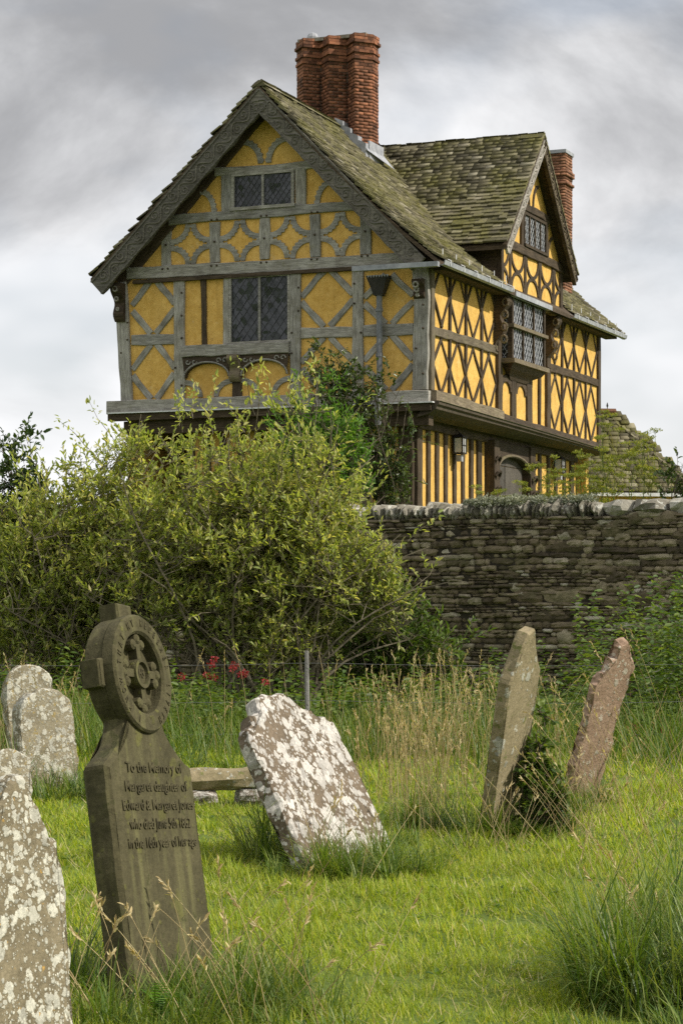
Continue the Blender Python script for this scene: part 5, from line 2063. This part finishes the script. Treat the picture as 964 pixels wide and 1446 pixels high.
shrub('climbing_rose', 'sparse dark glossy climber straggling up the corner of the gatehouse', 'climber', (0.75, 38.6, TERR),
      [((-0.9, 0, 3.2), (0.75, 0.25, 0.8)), ((0.0, 0, 2.6), (0.7, 0.3, 0.9)), ((0.35, 0, 1.3), (0.5, 0.3, 1.3)), ((-0.5, 0, 1.8), (0.7, 0.3, 0.8)), ((-1.4, 0, 3.5), (0.4, 0.25, 0.4))],
      34, 9, 5, 7, 0.085, 'leaf_gloss', 'bark', seed=23, upness=0.3, stem_r=0.018, wr=0.5, droop=0.3, br_len=0.6)
shrub('berry_bush', 'dark bush behind the wall at the right edge', 'shrub', (5.05, 31.6, TERR),
      [((0, 0, 0.75), (0.45, 0.4, 0.6)), ((0.5, 0, 0.6), (0.6, 0.4, 0.5))],
      14, 7, 5, 7, 0.075, 'leaf_gloss', 'bark', seed=27, stem_r=0.015, wr=0.5)
shrub('ivy_plant', 'dark ivy growing against the foot of the pale pointed gravestone', 'ivy', (1.22, 13.50, 0),
      [((-0.02, 0.0, 0.22), (0.10, 0.10, 0.22)), ((0.04, 0, 0.55), (0.07, 0.08, 0.30)), ((0.12, 0.05, 0.12), (0.16, 0.14, 0.12))],
      30, 6, 4, 7, 0.036, 'leaf_weed', 'bark', seed=31, wr=0.75, upness=0.1, stem_r=0.005, base_r=0.10, twig_len=(0.04, 0.09), br_len=0.15, droop=0.3)


def undergrowth():
    """nettles and brambles along the foot of the wall and the fence: uncountable"""
    r = np.random.default_rng(44)
    P, D = [], []
    N = 900
    for i in range(N):
        t = r.uniform()
        x = r.uniform(-4.5, 5.2)
        y = r.uniform(20.8, 23.5) if r.uniform() < 0.7 else r.uniform(23.5, 28)
        if x > 0.6 and r.uniform() < 0.25:
            y = r.uniform(20.4, 22.5)
        hmax = 0.55 + 0.35 * mnoise.noise((x * 0.8, y * 0.4, 5)) + (0.35 if x > 2.6 else 0) + (0.55 * max(0.0, min(1.0, (x - 2.7) / 0.6))) + (0.1 if y > 23 else 0)
        h = max(0.2, hmax * r.uniform(0.6, 1.2))
        lx, ly = r.normal(size=2) * 0.10
        nl = int(10 + h * 22)
        for k in range(nl):
            f_ = 0.15 + 0.85 * k / nl
            P.append((x + lx * f_, y + ly * f_, h * f_))
            an = k * 2.4 + r.uniform(-0.4, 0.4)
            D.append((math.cos(an), math.sin(an), r.uniform(-0.35, 0.45)))
    P, D = np.array(P), np.array(D)
    up = np.array([0, 0, 1.0]) + r.normal(size=P.shape) * 0.4
    V, F = leaves_mesh(P, D, up, 0.085 * r.uniform(0.5, 1.3, len(P)), 0.45)
    np_obj('undergrowth', V, [F], 'leaf_weed', kind='stuff', label='nettles and weeds growing along the fence and the wall')


undergrowth()


def lichen_clumps():
    """grey shaggy cushions on the wall top"""
    r = np.random.default_rng(51)
    P, D = [], []
    for i in range(46):
        s = r.uniform(8.75, 10.75)
        c = WA + DW * s - NW * r.uniform(-0.08, 0.3)
        rr = r.uniform(0.05, 0.13)
        for k in range(170):
            v = r.normal(size=3)
            v[2] = abs(v[2]) * 0.9 - 0.25
            v = v / np.linalg.norm(v)
            P.append(np.array([c.x, c.y, WTOP + 0.20]) + v * rr * r.uniform(0.5, 1.0))
            D.append(v + r.normal(size=3) * 0.5)
    P, D = np.array(P), np.array(D)
    V, F = leaves_mesh(P, D, r.normal(size=P.shape), 0.04 * r.uniform(0.6, 1.4, len(P)), 0.35)
    np_obj('lichen_cushions', V, [F], 'lichen_leaf', kind='stuff', label='shaggy grey cushions of lichen and stonecrop on the wall top')


lichen_clumps()


def fennel(px, y, h, seed, label, zb=TERR, lean=0.0):
    r = np.random.default_rng(seed)
    e_ = empty('fennel_plant', (px, y, zb), label=label, cat='plant', group='yellow fennel plants behind the wall')
    paths, P, D = [], [], []
    ns = int(r.integers(2, 4))
    for s in range(ns):
        hh = h * r.uniform(0.75, 1.0)
        top = np.array([r.normal() * 0.16 + lean, r.normal() * 0.12, hh])
        st = curve_to((r.normal() * 0.04, r.normal() * 0.04, 0), top, 6, 0.02, r)
        paths.append((st, 0.011, 0.004))
        heads = [(top, 0.12)]
        for b in range(5):
            t = r.uniform(0.45, 0.95)
            i = min(int(t * 6), 5)
            o = st[i]
            an = r.uniform(0, 6.28)
            ln = r.uniform(0.15, 0.38)
            q = o + np.array([math.cos(an) * ln * 0.6, math.sin(an) * ln * 0.6, ln])
            paths.append((curve_to(o, q, 3, 0.05, r), 0.005, 0.003))
            heads.append((q, r.uniform(0.06, 0.11)))
        for c, rr in heads:
            for k in range(12):
                an = k * 2.399
                ra = rr * math.sqrt((k + 0.5) / 12)
                q = c + np.array([math.cos(an) * ra, math.sin(an) * ra, 0.05 + r.uniform(-.01, .015)])
                paths.append(([c, q], 0.0018, 0.0012))
                for j in range(7):
                    P.append(q + r.normal(size=3) * np.array([0.012, 0.012, 0.006]))
                    D.append(r.normal(size=3) + np.array([0, 0, 0.3]))
        for k in range(130):
            t = r.uniform(0.05, 0.75)
            i = min(int(t * 6), 5)
            an = r.uniform(0, 6.28)
            P.append(st[i] + (st[i + 1] - st[i]) * (t * 6 - i) + np.array([math.cos(an), math.sin(an), 0.3]) * r.uniform(0.0, 0.16))
            D.append(np.array([math.cos(an), math.sin(an), r.uniform(0, 1)]))
    branch_tubes(paths, 3).build('stems', 'fennel_leaf', e_)
    P, D = np.array(P), np.array(D)
    V, F = leaves_mesh(P, D, r.normal(size=P.shape), 0.028 * r.uniform(0.6, 1.5, len(P)), 0.4)
    np_obj('umbels', V, [F], 'fennel_leaf', e_, kind='stuff')


for i, (px, yy, hh) in enumerate(((2.95, 32.3, 1.0), (3.25, 32.6, 1.35), (3.55, 32.0, 1.2), (3.85, 32.5, 1.6), (4.0, 31.8, 2.0), (4.28, 32.2, 1.85), (4.5, 31.7, 1.75), (3.7, 33.0, 1.45), (2.3, 32.8, 0.75))):
    fennel(px, yy, hh, 70 + i, ('low yellow flowered fennel plant nearest the gatehouse corner', 'yellow flowered fennel plant beside the end of the gatehouse', 'short fennel plant with yellow umbels before the hipped roof', 'fennel plant with yellow umbels against the middle of the hipped roof', 'tallest fennel plant with yellow umbels against the sky', 'tall fennel plant just right of the tallest one', 'tall thin fennel plant beside the dark bush at the right edge', 'fennel plant set back before the hipped roof', 'single small fennel plant before the gatehouse door')[i])


def valerian(x, y, seed, n, label, h=0.75):
    r = np.random.default_rng(seed)
    e_ = empty('valerian_plant', (x, y, 0), label=label, cat='flower', group='red valerian flowers')
    paths, P, D, FP, FD = [], [], [], [], []
    for s in range(n):
        top = np.array([r.normal() * 0.13, r.normal() * 0.1, h * r.uniform(0.75, 1.1)])
        st = curve_to((r.normal() * 0.05, r.normal() * 0.05, 0), top, 4, 0.03, r)
        paths.append((st, 0.005, 0.003))
        for k in range(12):
            t = r.uniform(0.1, 0.9)
            P.append(st[0] + (top - st[0]) * t)
            an = r.uniform(0, 6.28)
            D.append((math.cos(an), math.sin(an), 0.3))
        for k in range(34):
            v = r.normal(size=3)
            FP.append(top + v / np.linalg.norm(v) * np.array([0.035, 0.035, 0.03]) * r.uniform(0.3, 1))
            FD.append(v)
    branch_tubes(paths, 4).build('stems', 'leaf_weed', e_)
    V, F = leaves_mesh(np.array(P), np.array(D), np.array([[0, 0, 1.0]] * len(P)), 0.07, 0.4)
    np_obj('foliage', V, [F], 'leaf_weed', e_, kind='stuff')
    V, F = leaves_mesh(np.array(FP), np.array(FD), r.normal(size=(len(FP), 3)), 0.024, 0.7)
    np_obj('blossom', V, [F], 'petal_red', e_, kind='stuff')


valerian(-1.35, 21.3, 81, 6, 'red valerian in flower beside the wheel cross gravestone', 0.78)
valerian(-1.0, 21.6, 82, 4, 'red valerian in flower farther from the wheel cross', 0.72)
valerian(1.98, 20.6, 83, 3, 'small red flower between the two right gravestones', 0.32)
valerian(3.02, 20.6, 84, 3, 'small red flower low at the right edge beside the leaning red stone', 0.2)

# ------------------------------------------------------------------ grass


def frustum_pts(n, y0, y1, margin, r):
    y = np.sqrt(r.uniform(y0 ** 2, y1 ** 2, n))
    x = r.uniform(-1, 1, n) * (0.16 * y + margin)
    return x, y


def ground_np(x, y):
    return np.array([gz(float(a), float(b)) for a, b in zip(x, y)])


STONES = [(-0.634, 8.33), (0.095, 11.8), (1.04, 13.62), (1.8, 15.98), (-0.88, 6.33)]


def lawn():
    r = np.random.default_rng(90)
    Vs, Qs, Ts, base = [], [], [], 0
    thatch = []
    for y0, y1, dens, w, hh in ((5.6, 9.0, 5600, 0.0042, 0.055), (9.0, 12.5, 3500, 0.006, 0.058), (12.5, 17, 1800, 0.009, 0.062), (17, 24, 600, 0.014, 0.075)):
        area = 0.16 * (y1 ** 2 - y0 ** 2) + 2 * 0.7 * (y1 - y0)
        n = int(area * dens)
        x, y = frustum_pts(n, y0, y1, 0.7, r)
        hv = np.array([mnoise.noise((float(a) * 2.2, float(b) * 2.2, 3.3)) + 0.6 * mnoise.noise((float(a) * 7, float(b) * 7, 9.3)) for a, b in zip(x, y)])
        # worn hollows are thinner
        keep = r.uniform(0, 1, n) < np.clip(1.15 + 1.1 * hv, 0.25, 1)
        x, y, hv = x[keep], y[keep], hv[keep]
        n = len(x)
        z = ground_np(x, y)
        h = hh * np.clip(1 + 0.9 * hv, 0.35, 2.2) * r.uniform(0.45, 1.5, n)
        V, Q, T = blades_mesh(np.stack([x, y, z - 0.004], 1), r.uniform(0, 6.28, n), h, w * r.uniform(0.6, 1.3, n), r.uniform(0.0, 0.6, n), r.uniform(0.1, 1.1, n), 2)
        Vs.append(V)
        Qs.append(Q + base)
        Ts.append(T + base)
        base += len(V)
        k = int(n * 0.045)
        thatch.append((x[:k], y[:k], z[:k], w))
    np_obj('lawn_grass', np.concatenate(Vs), [np.concatenate(Qs), np.concatenate(Ts)], 'lawn', kind='stuff', label='short bright green mown grass between the gravestones')
    Vs, Qs, Ts, base = [], [], [], 0
    for x, y, z, w in thatch:
        n = len(x)
        V, Q, T = blades_mesh(np.stack([x, y, z + 0.012], 1), r.uniform(0, 6.28, n), r.uniform(0.04, 0.11, n), np.full(n, w * 0.7), r.uniform(0.7, 1.4, n), r.uniform(-0.1, 0.3, n), 2)
        Vs.append(V)
        Qs.append(Q + base)
        Ts.append(T + base)
        base += len(V)
    np_obj('grass_thatch', np.concatenate(Vs), [np.concatenate(Qs), np.concatenate(Ts)], 'straw', kind='stuff', label='dead grass cuttings lying in the short turf')
    # broad leaved weeds in the turf
    P, D, U = [], [], []
    for i in range(170):
        x, y = frustum_pts(1, 6.2, 15, 0.4, r)
        x, y = float(x[0]), float(y[0])
        z = gz(x, y)
        nl = int(r.integers(4, 9))
        for q in range(nl):
            an = 6.28 * q / nl + r.uniform(-.3, .3)
            P.append((x + 0.01 * math.cos(an), y + 0.01 * math.sin(an), z + 0.02))
            D.append((math.cos(an), math.sin(an), r.uniform(0.25, 0.9)))
    P, D = np.array(P), np.array(D)
    V, F = leaves_mesh(P, D, np.array([0, 0, 1.0]) + r.normal(size=P.shape) * 0.2, r.uniform(0.022, 0.05, len(P)), 0.5)
    np_obj('turf_weeds', V, [F], 'long_grass', kind='stuff', label='small broad leaved weeds scattered through the turf')


lawn()


def clump_pts(cx_, cy_, rx_, ry_, n, r):
    a = r.uniform(0, 6.28, n)
    q = np.sqrt(r.uniform(0, 1, n))
    return cx_ + rx_ * q * np.cos(a), cy_ + ry_ * q * np.sin(a), a


def tall_grass():
    r = np.random.default_rng(95)
    Vs, Qs, Ts, base = [], [], [], 0

    def put(x, y, az, h, w, lean, bend, segs=4):
        nonlocal base
        n = len(x)
        V, Q, T = blades_mesh(np.stack([x, y, ground_np(x, y) - 0.01], 1), az, h, w, lean, bend, segs)
        Vs.append(V)
        Qs.append(Q + base)
        Ts.append(T + base)
        base += len(V)

    # clumps: x, y, rx, ry, blades, height, width
    clumps = [(-0.66, 8.15, 0.50, 0.24, 650, 0.26, 0.006), (-0.95, 8.3, 0.16, 0.3, 260, 0.36, 0.006), (-0.35, 7.75, 0.22, 0.25, 420, 0.24, 0.006), (-0.72, 7.55, 0.35, 0.25, 560, 0.24, 0.006),
              (-0.42, 8.4, 0.2, 0.22, 260, 0.26, 0.006), (-0.30, 8.0, 0.16, 0.3, 420, 0.30, 0.006), (-0.62, 7.9, 0.35, 0.16, 700, 0.22, 0.006), (-0.15, 7.5, 0.2, 0.2, 300, 0.2, 0.006),
              (0.05, 11.35, 0.42, 0.22, 1200, 0.32, 0.0065), (-0.34, 11.9, 0.22, 0.35, 700, 0.44, 0.0065), (0.30, 11.75, 0.25, 0.3, 420, 0.26, 0.0065), (-0.20, 11.3, 0.22, 0.2, 360, 0.30, 0.0065),
              (1.0, 13.35, 0.32, 0.25, 480, 0.24, 0.007), (1.35, 13.5, 0.30, 0.3, 480, 0.24, 0.007), (0.72, 13.5, 0.3, 0.35, 420, 0.30, 0.007), (0.45, 12.9, 0.35, 0.3, 420, 0.2, 0.007),
              (1.72, 15.5, 0.25, 0.3, 420, 0.28, 0.008), (1.45, 14.6, 0.3, 0.3, 320, 0.22, 0.008), (0.62, 14.2, 0.4, 0.4, 500, 0.32, 0.008),
              (1.25, 8.2, 0.36, 0.55, 3600, 0.50, 0.007), (1.42, 8.9, 0.30, 0.45, 1600, 0.48, 0.007), (1.08, 7.6, 0.28, 0.3, 620, 0.26, 0.0065), (1.62, 9.9, 0.3, 0.5, 500, 0.4, 0.007),
              (-1.05, 7.0, 0.14, 0.4, 320, 0.25, 0.006), (-2.1, 15.8, 0.5, 0.35, 700, 0.28, 0.008), (-2.5, 16.4, 0.3, 0.4, 500, 0.4, 0.008), (-1.7, 16.3, 0.4, 0.5, 500, 0.28, 0.008),
              (-1.2, 17.5, 0.8, 0.7, 700, 0.35, 0.009)]
    for cx_, cy_, rx_, ry_, n, h, w in clumps:
        # each clump is a huddle of smaller tussocks, blown and trodden their own ways
        k = max(4, n // 70)
        tx, ty, ta = clump_pts(cx_, cy_, rx_ * 1.05, ry_ * 1.05, k, r)
        for q in range(k):
            m_ = int(n / k * r.uniform(0.5, 1.6))
            rr = r.uniform(0.04, 0.13)
            x, y, a = clump_pts(float(tx[q]), float(ty[q]), rr, rr, m_, r)
            hh = h * r.uniform(0.45, 1.25)
            drift = r.uniform(0, 6.28)
            az = np.where(r.uniform(0, 1, m_) < 0.45, drift + r.normal(size=m_) * 0.5, a + r.normal(size=m_) * 0.9)
            put(x, y, az, hh * r.uniform(0.35, 1.25, m_), w * r.uniform(0.5, 1.35, m_), np.abs(r.normal(0.12, 0.22, m_)), r.uniform(0.2, 1.9, m_))
    # rank strip in front of and along the fence
    n = 13000
    x = r.uniform(-4.6, 5.0, n)
    y = 17.6 + 3.9 * r.uniform(0, 1, n) ** 0.7 + np.where(x < -0.2, 0.5, 0.0)
    hv = np.array([mnoise.noise((float(a) * 1.1, float(b) * 1.1, 8.3)) for a, b in zip(x, y)])
    keep = (hv + (y - 18.6) * 0.45 + np.where(x > 2.1, 0.35, 0)) > r.uniform(-0.15, 0.35, n)
    x, y, hv = x[keep], y[keep], hv[keep]
    n = len(x)
    put(x, y, r.uniform(0, 6.28, n), (0.48 + 0.28 * hv) * r.uniform(0.45, 1.3, n), 0.010 * r.uniform(0.6, 1.3, n), r.uniform(0.0, 0.35, n), r.uniform(0.2, 1.2, n))
    np_obj('tall_grass', np.concatenate(Vs), [np.concatenate(Qs), np.concatenate(Ts)], 'long_grass', kind='stuff', label='long rank grass round the gravestones and along the fence')


tall_grass()


def dry_stalks():
    r = np.random.default_rng(101)
    paths, P, D = [], [], []

    def stalk(x, y, h, az, lean, bend, rad_=0.0016, seed=True):
        z = gz(x, y)
        p = np.array([x, y, z - 0.01])
        pts = [p]
        k = 7
        for i in range(k):
            an = lean + bend * (i / k) ** 1.5
            p = p + h / k * np.array([math.cos(az) * math.sin(an), math.sin(az) * math.sin(an), math.cos(an)])
            pts.append(p)
        paths.append((pts, rad_, rad_ * 0.55))
        if seed:
            d = pts[-1] - pts[-2]
            for j in range(9):
                f_ = j / 9
                P.append(pts[-2] + (pts[-1] - pts[-2]) * f_)
                D.append(d / np.linalg.norm(d) + r.normal(size=3) * 0.35)

    # pale stand before the wall in the middle of the picture, and thinner ones elsewhere
    for i in range(460):
        u = r.uniform()
        if u < 0.5:
            x, y = r.choice([0.35, 0.8, 1.0, 1.45]) + r.normal() * 0.22, r.uniform(15.6, 21.0)
        elif u < 0.78:
            x, y = r.normal(-3.0, 0.35), r.uniform(17.5, 20.2)
        else:
            x, y = r.uniform(-2.5, 4.2), r.uniform(18.6, 21.2)
        stalk(x, y, r.choice([r.uniform(0.3, 0.6), r.uniform(0.5, 0.85), r.uniform(0.7, 1.05)]), r.uniform(0, 6.28), abs(r.normal(0, 0.22)), r.uniform(0, 0.6), 0.0026, seed=r.uniform() < 0.75)
    for i in range(90):
        x, y = r.normal(0.52, 0.16), r.uniform(13.2, 15.5)
        stalk(x, y, r.uniform(0.5, 0.95), r.normal(1.6, 1.2), r.uniform(0, 0.25), r.uniform(0, 0.3), 0.0020)
    # single bent stems near the camera
    for x, y, n, h in ((-0.55, 7.9, 26, 0.55), (-0.85, 7.6, 16, 0.45), (0.9, 12.6, 26, 0.6), (1.45, 13.2, 22, 0.65), (1.95, 14.5, 20, 0.8), (1.3, 8.6, 22, 0.6), (1.5, 11.5, 22, 0.85), (0.1, 11.2, 10, 0.5), (-0.25, 7.6, 14, 0.45), (2.3, 15.6, 16, 0.95)):
        for i in range(n):
            stalk(x + r.normal() * 0.16, y + r.normal() * 0.16, h * r.uniform(0.6, 1.15), r.choice([0.2, 3.0]) + r.normal() * 0.6, r.uniform(0.15, 0.75), r.uniform(0, 0.4), 0.0021, seed=r.uniform() < 0.6)
    # lank stems leaning left across the right hand stones
    for x, y, h, ln in ((1.75, 12.8, 1.05, 0.62), (1.95, 13.4, 1.15, 0.55), (2.1, 13.2, 1.2, 0.5), (1.55, 12.4, 0.85, 0.66), (2.35, 14.2, 1.4, 0.32), (2.5, 15.2, 1.35, 0.30), (2.25, 14.8, 1.3, 0.38), (1.25, 12.2, 0.8, 0.7)):
        stalk(x, y, h, 3.14 + r.normal() * 0.15, ln, 0.12, 0.0022)
    m = branch_tubes(paths, 3)
    V1, F1 = np.array([tuple(p) for p in m.v]), np.array(m.f)
    V2, F2 = leaves_mesh(np.array(P), np.array(D), r.normal(size=(len(P), 3)), 0.028 * r.uniform(0.6, 1.4, len(P)), 0.28)
    np_obj('dry_grass', np.concatenate([V1, V2]), [np.concatenate([F1, F2 + len(V1)])], 'straw', kind='stuff', label='dry straw coloured grass stems among the gravestones')


dry_stalks()


def fern(x, y, seed):
    r = np.random.default_rng(seed)
    e_ = empty('fern_plant', (x, y, gz(x, y)), label='small green fern at the foot of the wheel cross gravestone', cat='fern')
    for k in range(5):
        an = r.uniform(0, 6.28) if k else 1.9
        P, D, paths, p = [], [], [], np.array([0, 0, 0.0])
        pts = [p]
        for i in range(8):
            e = 0.25 + 0.13 * i
            p = p + 0.024 * np.array([math.cos(an) * math.sin(e), math.sin(an) * math.sin(e), math.cos(e)])
            pts.append(p)
            sd = np.array([-math.sin(an), math.cos(an), 0.1])
            for s in (-1, 1):
                for q in (0, 0.5):
                    P.append(pts[-2] + (p - pts[-2]) * q)
                    D.append(sd * s + np.array([0, 0, 0.25]))
        fr = branch_tubes([(pts, 0.002, 0.001)], 3).build('frond', 'leaf_fresh', e_)
        V, F = leaves_mesh(np.array(P), np.array(D), np.array([[0, 0, 1.0]] * len(P)), np.repeat(0.055 * np.sin(np.linspace(0.6, 3.0, 8)), 4), 0.3)
        np_obj('leaflets', V, [F], 'leaf_fresh', fr, kind='stuff')


fern(-0.63, 7.62, 5)
